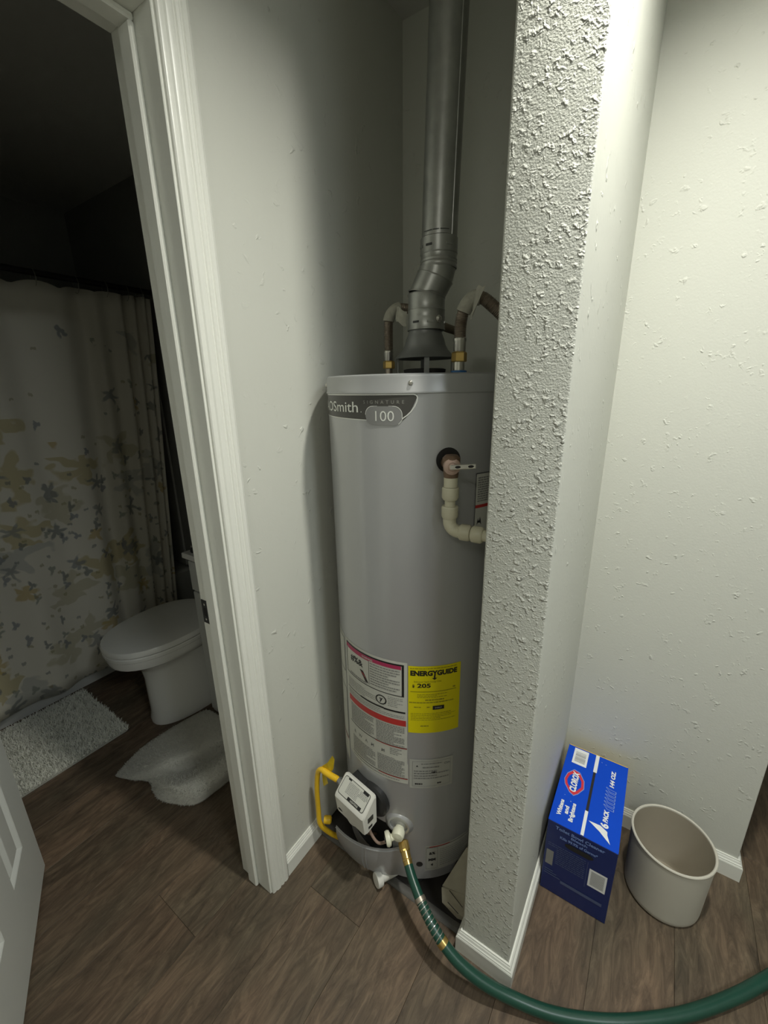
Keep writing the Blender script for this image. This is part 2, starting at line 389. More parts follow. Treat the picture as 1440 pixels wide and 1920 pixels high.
# door wall (left)
g = G(); g.box(XB, XL, YJ+.018, YB+.12, 0, ZC); g.box(XB, XL, -1.9, YN-.018, 0, ZC); g.box(XB, XL, YN-.018, YJ+.018, ZH+.018, ZC)
structure('wall_left', g, M['wall'], smooth=False)
structure('wall_alcove', G().box(XL, XP0, YB, YB+.12, 0, ZC), M['wall'], smooth=False)
def rbox_v(g, x0, x1, y0, y1, z0, z1, r=.006, n=4):
    """vertical box with rounded (bullnose) vertical edges"""
    pts = []
    for cx, cy, a0 in ((x1-r, y1-r, 0), (x0+r, y1-r, 90), (x0+r, y0+r, 180), (x1-r, y0+r, 270)):
        for i in range(n+1): a = rad(a0+90*i/n); pts.append((cx+r*cos(a), cy+r*sin(a)))
    return g.rings([[(x, y, z) for x, y in pts] for z in (z0, z1)])
wp = structure('wall_partition', rbox_v(G(), XP0, XP1, YP, YR+.12, 0, ZC, .004), [M['wall'], M['wallp']])
for p_ in wp.data.polygons:
    if p_.normal.y < -.7: p_.material_index = 1
structure('wall_back', rbox_v(G(), XP1-.004, XE, YR, YR+.12, 0, ZC, .004), M['wallb'])
structure('wall_right', G().box(1.6, 1.7, -1.9, 3.3, 0, ZC), M['wall'], smooth=False)
structure('wall_near', G().box(-3.1, 1.7, -2.0, -1.9, 0, ZC), M['wall'], smooth=False)
structure('wall_far', G().box(XP0, 1.7, 3.2, 3.3, 0, ZC), M['wall'], smooth=False)
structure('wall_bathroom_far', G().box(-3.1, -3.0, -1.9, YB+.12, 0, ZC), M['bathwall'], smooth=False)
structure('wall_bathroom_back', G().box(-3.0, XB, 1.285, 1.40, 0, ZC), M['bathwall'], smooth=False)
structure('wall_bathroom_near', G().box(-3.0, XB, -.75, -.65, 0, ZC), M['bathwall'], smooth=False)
structure('wall_hall_end', G().box(XP0-.6, XP0, YB+.12, 3.3, 0, ZC), M['wall'], smooth=False)

# baseboards: flat face, ogee top
BBP = [(0, 0), (.013, 0), (.013, .050), (.0115, .0535), (.0105, .0545), (.0105, .0575), (.008, .0600), (.0065, .0645), (.0045, .0670), (.0042, .0700), (0, .0700)]
def miter(p, n, d, s_):
    """point fn: base p, outward normal n, run direction d, mitre sign"""
    p, n, d = Vector(p), Vector(n), Vector(d)
    return lambda a, b: p+n*a+d*(a*s_)+Vector((0, 0, b))
structure('baseboard_left', G().prism(BBP, miter((XL, .574, 0), (1, 0, 0), (0, 1, 0), 0), miter((XL, .722, 0), (1, 0, 0), (0, 1, 0), 0), (0, 0, 0), (0, 0, 0)), M['trim'], ang=20)
g = G()
g.prism(BBP, miter((XP0, YP, 0), (0, -1, 0), (-1, 0, 0), 1), miter((XP1, YP, 0), (0, -1, 0), (1, 0, 0), 1), (0, 0, 0), (0, 0, 0))
g.prism(BBP, miter((XP1, YP, 0), (1, 0, 0), (0, -1, 0), 1), miter((XP1, YR, 0), (1, 0, 0), (0, -1, 0), 1), (0, 0, 0), (0, 0, 0))
g.prism(BBP, miter((XP0, YP, 0), (-1, 0, 0), (0, -1, 0), 1), miter((XP0, YP+.045, 0), (-1, 0, 0), (0, 1, 0), 0), (0, 0, 0), (0, 0, 0))
structure('baseboard_partition', g, M['trim'], ang=20)
g = G()
g.prism(BBP, miter((XP1, YR, 0), (0, -1, 0), (1, 0, 0), 1), miter((XE, YR, 0), (0, -1, 0), (1, 0, 0), 1), (0, 0, 0), (0, 0, 0))
g.prism(BBP, miter((XE, YR, 0), (1, 0, 0), (0, -1, 0), 1), miter((XE, YR+.12, 0), (1, 0, 0), (0, 1, 0), 0), (0, 0, 0), (0, 0, 0))
structure('baseboard_back', g, M['trim'], ang=20)

# door frame
fr = empty('trim_1', (XL, YJ, 0), kind='structure')
JX0, JX1 = XB-.002, XL+.002
build('jamb', G().box(JX0, JX1, YJ, YJ+.018, 0, ZH+.018, b=.0012), M['trim'], fr, smooth=False)
build('jamb', G().box(JX0, JX1, YN-.018, YN, 0, ZH+.018, b=.0012), M['trim'], fr, smooth=False)
build('head_jamb', G().box(JX0, JX1, YN, YJ, ZH, ZH+.018, b=.0012), M['trim'], fr, smooth=False)
SX0, SX1 = XL-.083, XL-.047
build('door_stop', G().box(SX0, SX1, YJ-.011, YJ, 0, ZH-.011, b=.003), M['trim'], fr)
build('door_stop', G().box(SX0, SX1, YN, YN+.011, 0, ZH-.011, b=.003), M['trim'], fr)
build('door_stop', G().box(SX0, SX1, YN, YJ, ZH-.011, ZH, b=.003), M['trim'], fr)
CP = [(0, 0), (0, .007), (.002, .0095), (.006, .0105), (.011, .0105), (.014, .013), (.020, .0145), (.024, .0145), (.026, .0125), (.029, .0125), (.031, .0148), (.036, .0155), (.038, .0138), (.041, .0138), (.043, .0160), (.050, .0160), (.054, .0145), (.057, .0125), (.057, 0)]
def casing(x, nx, y_in, sy):
    g1 = G().prism(CP, lambda a, b: Vector((x+nx*b, y_in+sy*a, 0)), lambda a, b: Vector((x+nx*b, y_in+sy*a, ZH+.005+a)), (0, 0, 0), (0, 0, 0)); return g1
build('casing', casing(XL, 1, YJ+.005, 1), M['trim'], fr, ang=18)
build('casing', casing(XL, 1, YN-.005, -1), M['trim'], fr, ang=18)
build('head_casing', G().prism(CP, lambda a, b: Vector((XL+b, YN-.005-a, ZH+.005+a)), lambda a, b: Vector((XL+b, YJ+.005+a, ZH+.005+a)), (0, 0, 0), (0, 0, 0)), M['trim'], fr, ang=18)
build('casing', casing(XB, -1, YJ+.005, 1), M['trim'], fr, ang=18)
sp = build('strike_plate', G().box(XB+.001, XB+.027, YJ-.0015, YJ+.001, .868, .931, b=.0006), M['black'], fr, smooth=False)
build('latch_hole', G().box(XB+.007, XB+.019, YJ-.0018, YJ-.0012, .888, .911), M['dark'], sp, smooth=False)
build('screw', G().lathe([(.003, 0), (.003, .0006), (.0015, .001)], (XB+.013, YJ-.0014, .920), (0, -1, 0), 12), M['bright'], sp)
build('screw', G().lathe([(.003, 0), (.003, .0006), (.0015, .001)], (XB+.013, YJ-.0014, .879), (0, -1, 0), 12), M['bright'], sp)

# open door leaf, white moulded panels
H0 = Vector((-.893, -.056, 0)); E0 = Vector((-1.413, .176, 0)); DD = (E0-H0).normalized(); DW = (E0-H0).length
DN = Vector((-DD.y, DD.x, 0)); DN = DN if DN.dot(-H0) > 0 else -DN     # towards the hall
def dxf(v): return E0-DD*v.x+DN*v.y+Vector((0, 0, v.z+.010))
d1 = empty('door_1', tuple(H0), kind='structure')
DH = 1.985; COLS = [(.10, .225), (DW-.225, DW-.10)]; ROWS = [(.20, .79), (.94, 1.50), (1.60, 1.87)]
g = G(); xs = [0, *COLS[0], *COLS[1], DW]; zs = [0]+[z for r in ROWS for z in r]+[DH]
for side, yy in ((0, 0), (1, -.035)):
    for i in range(5):
        for j in range(6 if True else 0):
            if i in (1, 3) and j in (1, 3, 5): continue
            q = [(xs[i], yy, zs[j]), (xs[i+1], yy, zs[j]), (xs[i+1], yy, zs[j+1]), (xs[i], yy, zs[j+1])]
            g.add([dxf(Vector(p)) for p in q], [(0, 1, 2, 3)])
    for i in range(5):
        q = [(xs[i], yy, zs[6]), (xs[i+1], yy, zs[6]), (xs[i+1], yy, zs[7]), (xs[i], yy, zs[7])]
        g.add([dxf(Vector(p)) for p in q], [(0, 1, 2, 3)])
for q in ([(0, 0, 0), (0, -.035, 0), (0, -.035, DH), (0, 0, DH)], [(DW, 0, 0), (DW, -.035, 0), (DW, -.035, DH), (DW, 0, DH)],
          [(0, 0, 0), (DW, 0, 0), (DW, -.035, 0), (0, -.035, 0)], [(0, 0, DH), (DW, 0, DH), (DW, -.035, DH), (0, -.035, DH)]):
    g.add([dxf(Vector(p)) for p in q], [(0, 1, 2, 3)])
build('door_leaf', g, M['door'], d1, smooth=False)
for cx0, cx1 in COLS:
    for z0, z1 in ROWS:
        g = G(); rs = []
        for sgn, y0 in ((1, 0), (-1, -.035)):
            rs = []
            for ins, dep in ((0, 0), (.003, -.0015), (.012, -.009), (.019, -.009), (.033, -.0015), (.036, -.001)):
                rs.append([dxf(Vector((x, y0+sgn*dep, z))) for x, z in ((cx0+ins, z0+ins), (cx1-ins, z0+ins), (cx1-ins, z1-ins), (cx0+ins, z1-ins))])
            g.rings(rs, cap0=False)
        build('door_panel', g, M['door'], d1, smooth=False)
kb = build('door_knob', G().lathe([(.027, 0), (.027, .006), (.012, .009), (.011, .028), (.024, .038), (.027, .050), (.022, .060), (0, .063)], dxf(Vector((.06, 0, .90))), DN, 24), M['black'], d1)
for z in (.2, 1.0, 1.78):
    build('hinge', G().tube([H0+Vector((0, 0, z))-DN*.036, H0+Vector((0, 0, z+.09))-DN*.036], .006, 12), M['black'], d1)

# ceiling lamps: the key downlight, then two added fill discs out of view
def lamp(pos, mt, label, KEY_R=KEY_R, DEEP=.030):
    t = empty('ceiling_light', (pos[0], pos[1], ZC), label, 'lamp')
    x, y, z = pos
    build('trim_ring', G().lathe([(KEY_R+.040, 0), (KEY_R+.039, -.005), (KEY_R+.025, -.010), (KEY_R+.012, -DEEP), (KEY_R+.008, -DEEP-.001), (KEY_R+.006, -.003)], (x, y, ZC), (0, 0, 1), 40, cap0=False, cap1=False), M['white'], t)
    g = G(); g.add([(x+KEY_R*cos(k*PI/12), y-KEY_R*sin(k*PI/12), ZC-.004) for k in range(24)], [tuple(range(24))])
    _B('glowing_diffuser', g, mt, t, smooth=False)
lamp((KEY_POS[0], KEY_POS[1], KEY_POS[2]), M['globe'], 'small round recessed ceiling downlight beside the textured partition')
lamp((FILL_POS[0], FILL_POS[1], FILL_POS[2]), M['globe2'], 'wide flat recessed ceiling downlight near the right side of the hall', FILL_R, .012)

lamp(BACK_POS, M['globe3'], 'wide flat recessed ceiling downlight at the near end of the hall', BACK_R, .012)

# ================================================================== WATER HEATER
TC = Vector((-.529, .960, 0)); TR = .2295; TH = 1.447
def cyl(az, z, r=TR): a = rad(az); return Vector((TC.x+r*cos(a), TC.y+r*sin(a), z))
def nrm(az): a = rad(az); return Vector((cos(a), sin(a), 0))
def tng(az): a = rad(az); return Vector((-sin(a), cos(a), 0))
wh = empty('water_heater', (TC.x, TC.y, 0), 'tall grey tank water heater standing in the narrow alcove', 'water heater')
NA = 180; A0 = -270.0
Z0, Z1 = .028, 1.418
zl = [Z0, .034, .06, .085, .11, .135, .16, .185, .205, .225, .25, .3, .5, .8, 1.1, 1.3, 1.405, Z1]
g = G(); rs = []
for iz, z in enumerate(zl):
    rr = TR-(.006 if iz == 0 else 0.0)
    rs.append([cyl(A0+360*i/NA, z, rr) for i in range(NA)])
vs = [v for r in rs for v in r]; fs = []
for i in range(len(zl)-1):
    zc = (zl[i]+zl[i+1])/2
    for j in range(NA):
        az = A0+360*(j+.5)/NA; azn = ((az+180) % 360)-180
        if .085 < zc < .225 and -122 < azn < -78: continue
        k = (j+1) % NA; fs.append((i*NA+j, i*NA+k, (i+1)*NA+k, (i+1)*NA+j))
fs.append(tuple(range(NA))[::-1]); g.add(vs, fs)
jk = build('jacket', g, M['tank'], wh)
g = G().rings([[cyl(az, z, TR-.03) for az in range(-128, -71, 4)] for z in (.06, .26)], cap0=False, cap1=False, closed=False)
for z in (.085, .225): g.rings([[cyl(az, z, r) for az in range(-122, -77, 4)] for r in (TR-.001, TR-.03)], cap0=False, cap1=False, closed=False)
for az in (-122, -78): g.rings([[cyl(az, z, r) for z in (.085, .225)] for r in (TR-.001, TR-.03)], cap0=False, cap1=False, closed=False)
build('burner_recess', g, M['dark'], wh)
# lid with a rolled lip and screws
prof = [(TR+.0005, 1.408), (TR+.0030, 1.4085), (TR+.0032, 1.412), (TR+.0018, 1.4145), (TR+.0018, 1.440), (TR+.0006, 1.4445), (TR-.003, TH), (TR-.02, TH+.0005), (.06, TH+.001), (.0, TH+.001)]
lid = build('lid', G().lathe([(r, h) for r, h in prof], (TC.x, TC.y, 0), (0, 0, 1), NA, cap0=False, cap1=False), M['tankcap'], wh)
for az in (-65.5, -145, 15, 120):
    build('screw', G().lathe([(.0052, 0), (.0052, .0015), (.0035, .0045), (0, .0052)], cyl(az, 1.4285, TR+.0015), nrm(az), 14), M['bright'], lid)
for az in (-60, 60, 180):
    p = cyl(az, 0, TR-.04); build('foot', G().lathe([(.03, 0), (.03, .004), (.012, .008), (.012, .03)], p, (0, 0, 1), 14), M['black'], wh)

def patch(g, a0, a1, z0, z1, dr, mi=0, na=None):
    n = na or max(1, int(abs(a1-a0)/2.0)+1)
    g.rings([[cyl(a0+(a1-a0)*i/n, z, TR+dr) for i in range(n+1)] for z in (z0, z1)], mi, False, False, False); return g
def ctext(g, body, az, z, size, dr, align='CENTER', mi=0, fit=None, rot=0, **k):
    vs, fs = text2d(body, size, align, **k)
    if fit:
        w = max(v[0] for v in vs)-min(v[0] for v in vs); s_ = rad(fit)*TR/w; vs = [(x*s_, y) for x, y in vs]
    g.add([cyl(az+math.degrees(x/TR), z+y, TR+dr) for x, y in vs], fs, mi); return g
def lines(g, a0, a1, z0, z1, n, dr, mi=0, seed=1, h=.42, words=True):
    """rows of unreadably small print"""
    rnd = random.Random(seed); st = (z1-z0)/n
    for i in range(n):
        z = z1-st*(i+.5); a = a0; end = a1-(a1-a0)*rnd.choice((0, 0, 0, .1, .35))
        while a < end:
            w = rnd.uniform(.6, 2.2)
            b_ = min(a+w, end)
            patch(g, a, b_, z-st*h/2, z+st*h/2, dr, mi, 1); a = b_+rnd.uniform(.22, .4)
    return g
def frame(g, a0, a1, z0, z1, t, dr, mi=0):
    ta = math.degrees(t/TR)
    patch(g, a0, a1, z1-t, z1, dr, mi); patch(g, a0, a1, z0, z0+t, dr, mi)
    patch(g, a0, a0+ta, z0, z1, dr, mi); patch(g, a1-ta, a1, z0, z1, dr, mi); return g

# badge: dark shape with silver outline
def strip_on(g, pts, w, dr, mi=0):
    """polyline (az,z) drawn as a ribbon of width w metres"""
    P = [Vector((rad(a)*TR, z)) for a, z in pts]; L_, R_ = [], []
    for i, p in enumerate(P):
        t = (P[min(i+1, len(P)-1)]-P[max(i-1, 0)]).normalized(); n = Vector((-t.y, t.x))*w/2
        for lst, q in ((L_, p+n), (R_, p-n)): lst.append(cyl(math.degrees(q.x/TR), q.y, TR+dr))
    g.rings([L_, R_], mi, False, False, False); return g
bt, bb = 1.4065, 1.3545
outline = [(-141, bt)]+[(a, bt) for a in range(-138, -64, 4)]+[(-64, bt), (-62.6, bt-.002), (-62.1, bt-.006), (-62.4, bt-.014), (-63.4, bt-.023), (-65.2, bt-.033), (-67.3, bt-.041), (-69.8, bt-.048)]
g = G()
n = 40; top, bot = [], []
for i in range(n+1):
    a = -140+i*(77.7)/n; top.append(cyl(a, bt, TR+.0006))
    if a < -137: z = bt-.006-(a+140)*.009
    elif a < -90.5: z = bb+.0045-.004*(a+137)/46-(0 if a > -134 else 0)
    elif a < -69.5: z = bb-.001
    else:
        t = (a+69.5)/7.2; z = bb+.002+.044*(t**1.6)
    bot.append(cyl(a, min(z, bt-.001), TR+.0006))
g.rings([bot, top], 0, False, False, False)
bdg = build('badge', g, M['badge'], wh, label='dark badge with white lettering')
g = G(); strip_on(g, outline, .0022, .0010)
strip_on(g, [(-137.5, bb+.0045)]+[(a, bb+.0045-.004*(a+137)/46) for a in range(-134, -90, 4)]+[(-89.6, bb+.0004)], .0016, .0010)
build('badge_outline', g, M['badge_line'], bdg)
# grey plate for the 100
def rr_pts(a0, a1, z0, z1, r, n=6):
    ra = math.degrees(r/TR); out = []
    for ca, cz, s0 in ((a1-ra, z1-r, 0), (a0+ra, z1-r, 90), (a0+ra, z0+r, 180), (a1-ra, z0+r, 270)):
        for i in range(n+1): t = rad(s0+90*i/n); out.append((ca+ra*cos(t), cz+r*sin(t)))
    return out
pp = rr_pts(-90.6, -69.8, 1.345, 1.3835, .0175)
g = G(); lo_, hi_ = [], []; ra_ = math.degrees(.0175/TR)
for i in range(25):
    a = -90.6+20.8*i/24; e0 = min(a+90.6, -69.8-a); h_ = .01925 if e0 > ra_ else .00175+.0175*math.sqrt(max(0, 1-(1-e0/ra_)**2))
    lo_.append(cyl(a, 1.36425-h_, TR+.0012)); hi_.append(cyl(a, 1.36425+h_, TR+.0012))
g.rings([lo_, hi_], 0, False, False, False)
pl = build('badge_plate', g, M['pill'], bdg)
g = G(); strip_on(g, [(-71.8, 1.3475), (-70.6, 1.352)]+[(-69.8, 1.357)]+pp[0:14], .0012, .0015)
build('plate_outline', g, M['badge_line'], bdg)
g = G(); ctext(g, 'AOSmith', -115.8, 1.3705, .0315, .0013, fit=41, weight=.006); ctext(g, '.', -93.5, 1.3705, .018, .0013)
build('maker_lettering', g, M['badge_line'], bdg)
g = G(); ctext(g, '100', -80.0, 1.3535, .030, .0016, fit=10.5, weight=-.004); build('number_lettering', g, M['badge_line'], bdg)
g = G(); ctext(g, 'SIGNATURE', -80.3, 1.3885, .0095, .0013, fit=23, spacing=1.9)
build('small_lettering', g, M['badge_dim'], bdg)

# big warning label
g = G(); patch(g, -119.3, -67.2, .392, .775, .0006); patch(g, -119.3, -66.6, .392, .46, .00062)
wl = build('warning_label', g, M['label'], wh, label='white warning label with red bars')
g = G(); frame(g, -117.4, -69.2, .673, .768, .0022, .0011); patch(g, -70.6, -69.2, .673, .768, .0011)
patch(g, -117.4, -69.2, .7635, .768, .00112)
build('black_frame', g, M['print'], wl)
g = G(); patch(g, -117.2, -82.4, .6245, .6268, .0011); patch(g, -83, -68.4, .6225, .6275, .00115); patch(g, -102, -83, .6235, .6285, .00112); build('black_rule', g, M['print'], wl)
g = G(); patch(g, -115.5, -67.3, .5105, .5128, .0011); build('black_rule', g, M['print'], wl)
g = G(); patch(g, -114, -66.9, .4085, .4105, .0011); build('black_rule', g, M['print'], wl)
g = G()
patch(g, -93.9, -93.6, .68, .752, .0011)
# pictograms
ctext(g, '#%&', -105.5, .722, .026, .0011, weight=.03)
g.add([cyl(-102, .712, TR+.0011), cyl(-99, .712, TR+.0011), cyl(-94.3, .681, TR+.0011), cyl(-97, .683, TR+.0011)], [(0, 1, 2, 3)])
build('burn_pictogram', g, M['print'], wl)
g = G(); pr = [(4.0*cos(rad(t)), .0145*sin(rad(t))) for t in range(0, 360, 20)]
g.rings([[cyl(-84.8+a*s_, .649+b_*s_, TR+.0011) for a, b_ in pr] for s_ in (1, .78)], 0, False, False)
ctext(g, 'y', -84.8, .646, .017, .0011, weight=.04)
build('pictogram', g, M['print'], wl)
g = G(); patch(g, -116.9, -71, .7525, .7632, .0010); patch(g, -115.5, -93.5, .7505, .754, .0010)
build('magenta_bar', g, M['pink'], wl)
for q_ in ((-115.8, -68, .583, .6010), (-90, -67.3, .5095, .5112), (-88, -66.9, .4072, .4092)):
    g = G(); patch(g, *q_, .0013); build('red_bar', g, M['red'], wl)
g = G()
g.add([cyl(-101, .708, TR+.0012), cyl(-98.5, .704, TR+.0012), cyl(-96, .69, TR+.0012)], [(0, 1, 2)])
build('red_flame_mark', g, M['red'], wl)
g = G(); ctext(g, 'WARNING', -95, .7545, .0075, .0016, fit=9, weight=.02); build('bar_lettering', g, M['label'], wl)
g = G()
lines(g, -92.8, -72, .682, .750, 9, .0011, seed=2); lines(g, -113, -96, .6755, .684, 1, .0011, seed=3)
lines(g, -80, -70, .636, .668, 6, .0011, seed=4, h=.3); lines(g, -116, -88, .632, .660, 5, .0011, seed=5, h=.3)
lines(g, -116, -69, .605, .620, 3, .0011, seed=6, h=.35)
lines(g, -114, -91, .517, .578, 11, .0011, seed=7, h=.5); lines(g, -89, -69, .514, .579, 13, .0011, seed=8, h=.55)
lines(g, -113, -90.5, .415, .470, 10, .0011, seed=9, h=.5); lines(g, -88.5, -69, .413, .472, 13, .0011, seed=10, h=.55)
for a in (-110, -104, -98, -92.5, -84): ctext(g, random.choice(('M', 'W', '&', 'A')), a, .482, .014, .0011, weight=.01)
lines(g, -79, -70, .482, .505, 4, .0011, seed=11, h=.4)
lines(g, -113, -68, .396, .404, 1, .0011, seed=12, h=.3)
build('fine_print', g, M['fine'], wl, kind='stuff')
g = G(); patch(g, -142, -121, .34, .775, .0006)
wl2 = build('side_label', g, M['label'], wh, label='narrow white label wrapping out of sight')
for q_ in ((-150, -122, .655, .766), (-150, -121.7, .42, .60)):
    g = G(); frame(g, *q_, .0019, .0011); build('black_frame', g, M['print'], wl2)
g = G(); patch(g, -142, -122, .415, .4175, .0012); build('red_bar', g, M['red'], wl2)
# energy label
g = G(); patch(g, -66.6, -33.2, .5665, .768, .0008)
eg = build('energy_label', g, M['eyellow'], wh, label='bright yellow energy label')
g = G(); ctext(g, 'ENERGYGUIDE', -50.6, .7415, .0190, .0013, fit=29.5, weight=.055)
a = -50.4
g.add([cyl(a-.5, .7415, TR+.0014), cyl(a+.5, .7415, TR+.0014), cyl(a+.5, .733, TR+.0014), cyl(a-.5, .733, TR+.0014), cyl(a-1.7, .734, TR+.0014), cyl(a+1.7, .734, TR+.0014), cyl(a, .728, TR+.0014)], [(0, 1, 2, 3), (4, 5, 6)])
build('title_lettering', g, M['print'], eg)
g = G(); ctext(g, '205', -56.8, .7065, .0165, .0013, fit=8.4, weight=.03); ctext(g, '$', -63.4, .7070, .011, .0013, weight=.03)
build('price_lettering', g, M['print'], eg)
g = G(); ctext(g, 'Estimated Yearly Energy Cost', -54.6, .7215, .0062, .0013, fit=17, weight=.01); build('small_lettering', g, M['olive'], eg)
g = G()
patch(g, -65.2, -36, .6925, .6945, .0012); patch(g, -38.4, -36.6, .6985, .7025, .0012)
lines(g, -65.5, -36, .757, .7655, 1, .0012, seed=21, h=.25); lines(g, -61, -42, .6745, .6875, 3, .0012, seed=22, h=.4)
lines(g, -56, -44, .6655, .672, 1, .0012, seed=23, h=.6); lines(g, -66, -34.5, .658, .664, 1, .0012, seed=24, h=.5)
lines(g, -63, -58, .644, .650, 1, .0012, seed=25, h=.5); lines(g, -55, -52.8, .644, .650, 1, .0012, seed=26, h=.5)
lines(g, -65, -36, .605, .630, 5, .0012, seed=27, h=.3); lines(g, -58.8, -53.6, .586, .592, 1, .0012, seed=28, h=.6)
build('fine_print', g, M['olive'], eg, kind='stuff')
g = G(); patch(g, -51.2, -43.8, .6385, .6505, .0014); build('black_box', g, M['print'], eg)
g = G(); ctext(g, 'ENERGY', -47.5, .6425, .0058, .0018, fit=4.5); build('box_lettering', g, M['label'], eg)
# rating plate
g = G(); patch(g, -65.8, -36.2, .3815, .4800, .0009)
rp = build('rating_label', g, M['label2'], wh, label='pale grey rating label under the yellow one')
g = G(); frame(g, -63.8, -38, .389, .473, .0007, .0014)
lines(g, -58, -44, .462, .468, 1, .0014, seed=31, h=.5); lines(g, -57, -46, .450, .456, 1, .0014, seed=32, h=.7)
lines(g, -62.8, -39, .412, .445, 4, .0014, seed=33, h=.45); ctext(g, 'CSA', -40.5, .458, .009, .0014, weight=.02)
build('fine_print', g, M['fine'], rp, kind='stuff')
g = G(); lines(g, -62, -54, .393, .401, 1, .0014, seed=34, h=.6); lines(g, -47, -42.5, .393, .401, 1, .0014, seed=35, h=.6)
g.add([cyl(-61.5, .456, TR+.0014), cyl(-59.8, .456, TR+.0014), cyl(-60.6, .461, TR+.0014)], [(0, 1, 2)]); lines(g, -51, -47.5, .432, .439, 1, .0014, seed=36, h=.7)
build('black_print', g, M['print'], rp, kind='stuff')
# lower label behind the hose
g = G(); patch(g, -54.4, -10, .068, .166, .0008)
ll = build('lower_label', g, M['label2'], wh, label='grey label low on the tank with flame symbols')
g = G(); patch(g, -53.4, -10, .1585, .1600, .0013); frame(g, -53.6, -45.3, .075, .157, .0005, .0013)
for z, c in ((.131, '&%'), (.106, 'MM'), (.086, '4')): ctext(g, c, -49.3, z, .014, .0013, weight=.03)
build('black_print', g, M['print'], ll, kind='stuff')
g = G(); patch(g, -51.5, -36, .1600, .1622, .0013); build('red_bar', g, M['red'], ll)
g = G(); lines(g, -43.5, -12, .08, .150, 9, .0013, seed=41, h=.25); build('fine_print', g, M['fine'], ll, kind='stuff')
# label by the relief pipe
g = G(); patch(g, -28.2, -4, 1.095, 1.236, .0008)
sl = build('relief_label', g, M['label'], wh, label='white warning label beside the relief pipe')
g = G(); frame(g, -28.4, -4, 1.09, 1.2385, .0012, .0012)
vs = [(-26.6, 1.118), (-26.2, 1.127), (-25.6, 1.136), (-25.3, 1.128), (-24.6, 1.130), (-24.2, 1.138), (-23.6, 1.130), (-23.0, 1.117), (-24.0, 1.123), (-25.6, 1.124)]
g.add([cyl(a, z, TR+.0013) for a, z in vs], [(0, 1, 9), (1, 2, 3), (1, 3, 9), (3, 4, 8), (3, 8, 9), (4, 5, 6), (4, 6, 8), (6, 7, 8)])
build('black_print', g, M['print'], sl)
g = G(); patch(g, -28, -5, 1.159, 1.166, .0013); build('red_bar', g, M['red'], sl)
g = G(); lines(g, -26.8, -8, 1.172, 1.230, 11, .0013, seed=51, h=.5); build('fine_print', g, M['fine'], sl, kind='stuff')

# small dark hole low on the jacket
build('cover_plug', G().lathe([(.0095, 0), (.0095, .0008), (.006, .0015)], cyl(-58.3, .094, TR), nrm(-58.3), 16), M['black'], wh)

# burner door: curved sheet pulled away at one side
def dooredge(t): # t 0 (far side) .. 1
    az = -119+t*52.5
    r = TR+.004+.058*max(0, 1-t/.86)**.8
    return az, r
g = G(); nn = 26
def dsheet(off):
    def fn(u, v):
        az, r = dooredge(u); zt = .120+.040*u; zb = .030+.012*u
        z = zb+(zt-zb)*v; bulge = .006*sin(v*PI)-.012*(1-v)*(1-u)
        return cyl(az, z, r+bulge-off)
    return fn
g.grid(dsheet(0), nn, 6); g.grid(dsheet(.0015), nn, 6)
for v in (0, 1): g.rings([[dsheet(o_)(i/nn, v) for i in range(nn+1)] for o_ in (0, .0015)], 0, False, False, False)
bd = build('burner_door', g, M['tank'], wh)
g = G(); g.tube([dsheet(-.001)(.42, v/6) for v in range(7)], .0012, 6); g.tube([dsheet(-.001)(.47, v/6) for v in range(7)], .0012, 6)
g.tube([dsheet(-.001)(i/nn, .93) for i in range(nn+1)], .0014, 6)
build('door_bead', g, M['tank'], bd)
# copper feed tubes and wires in the recess
build('gas_tube', G().tube(crom([cyl(-93, .24, .262), cyl(-90, .20, .262), cyl(-86, .165, .252), cyl(-82, .150, .225)], 6), .004, 10), M['copper'], wh, label='pinkish copper tube')
build('gas_tube', G().tube(crom([cyl(-97, .24, .262), cyl(-98, .20, .258), cyl(-97, .16, .246), cyl(-95, .13, .215)], 6), .0035, 10), M['bronze'], wh)
build('white_wire', G().tube(crom([cyl(-113, .255, .275), cyl(-112.5, .23, .272), cyl(-114, .215, .274), cyl(-112, .19, .27), cyl(-108, .165, .262), cyl(-104, .15, .24)], 6), .0032, 8), M['white'], wh)
build('black_wire', G().tube(crom([cyl(-108, .24, .262), cyl(-106, .20, .262), cyl(-103, .17, .25), cyl(-100, .15, .21)], 6), .004, 8), M['black'], wh)

# gas control valve
VA = -99.0; vo, vt, vn = cyl(VA, 0, 0), tng(VA), nrm(VA)
def vxf(w, r, z): return TC+vt*w+vn*r+Vector((0, 0, z))
build('valve_mount', G().lathe([(.052, 0), (.052, .014), (.046, .02), (.02, .022)], cyl(-92.5, .298, TR-.003), nrm(-92.5), 28), M['black'], wh)
gv = build('gas_valve_bracket', G().box(-.046, .046, TR-.01, .256, .262, .345, b=.004, xf=lambda v: vxf(v.x, v.y, v.z)), M['black'], wh)
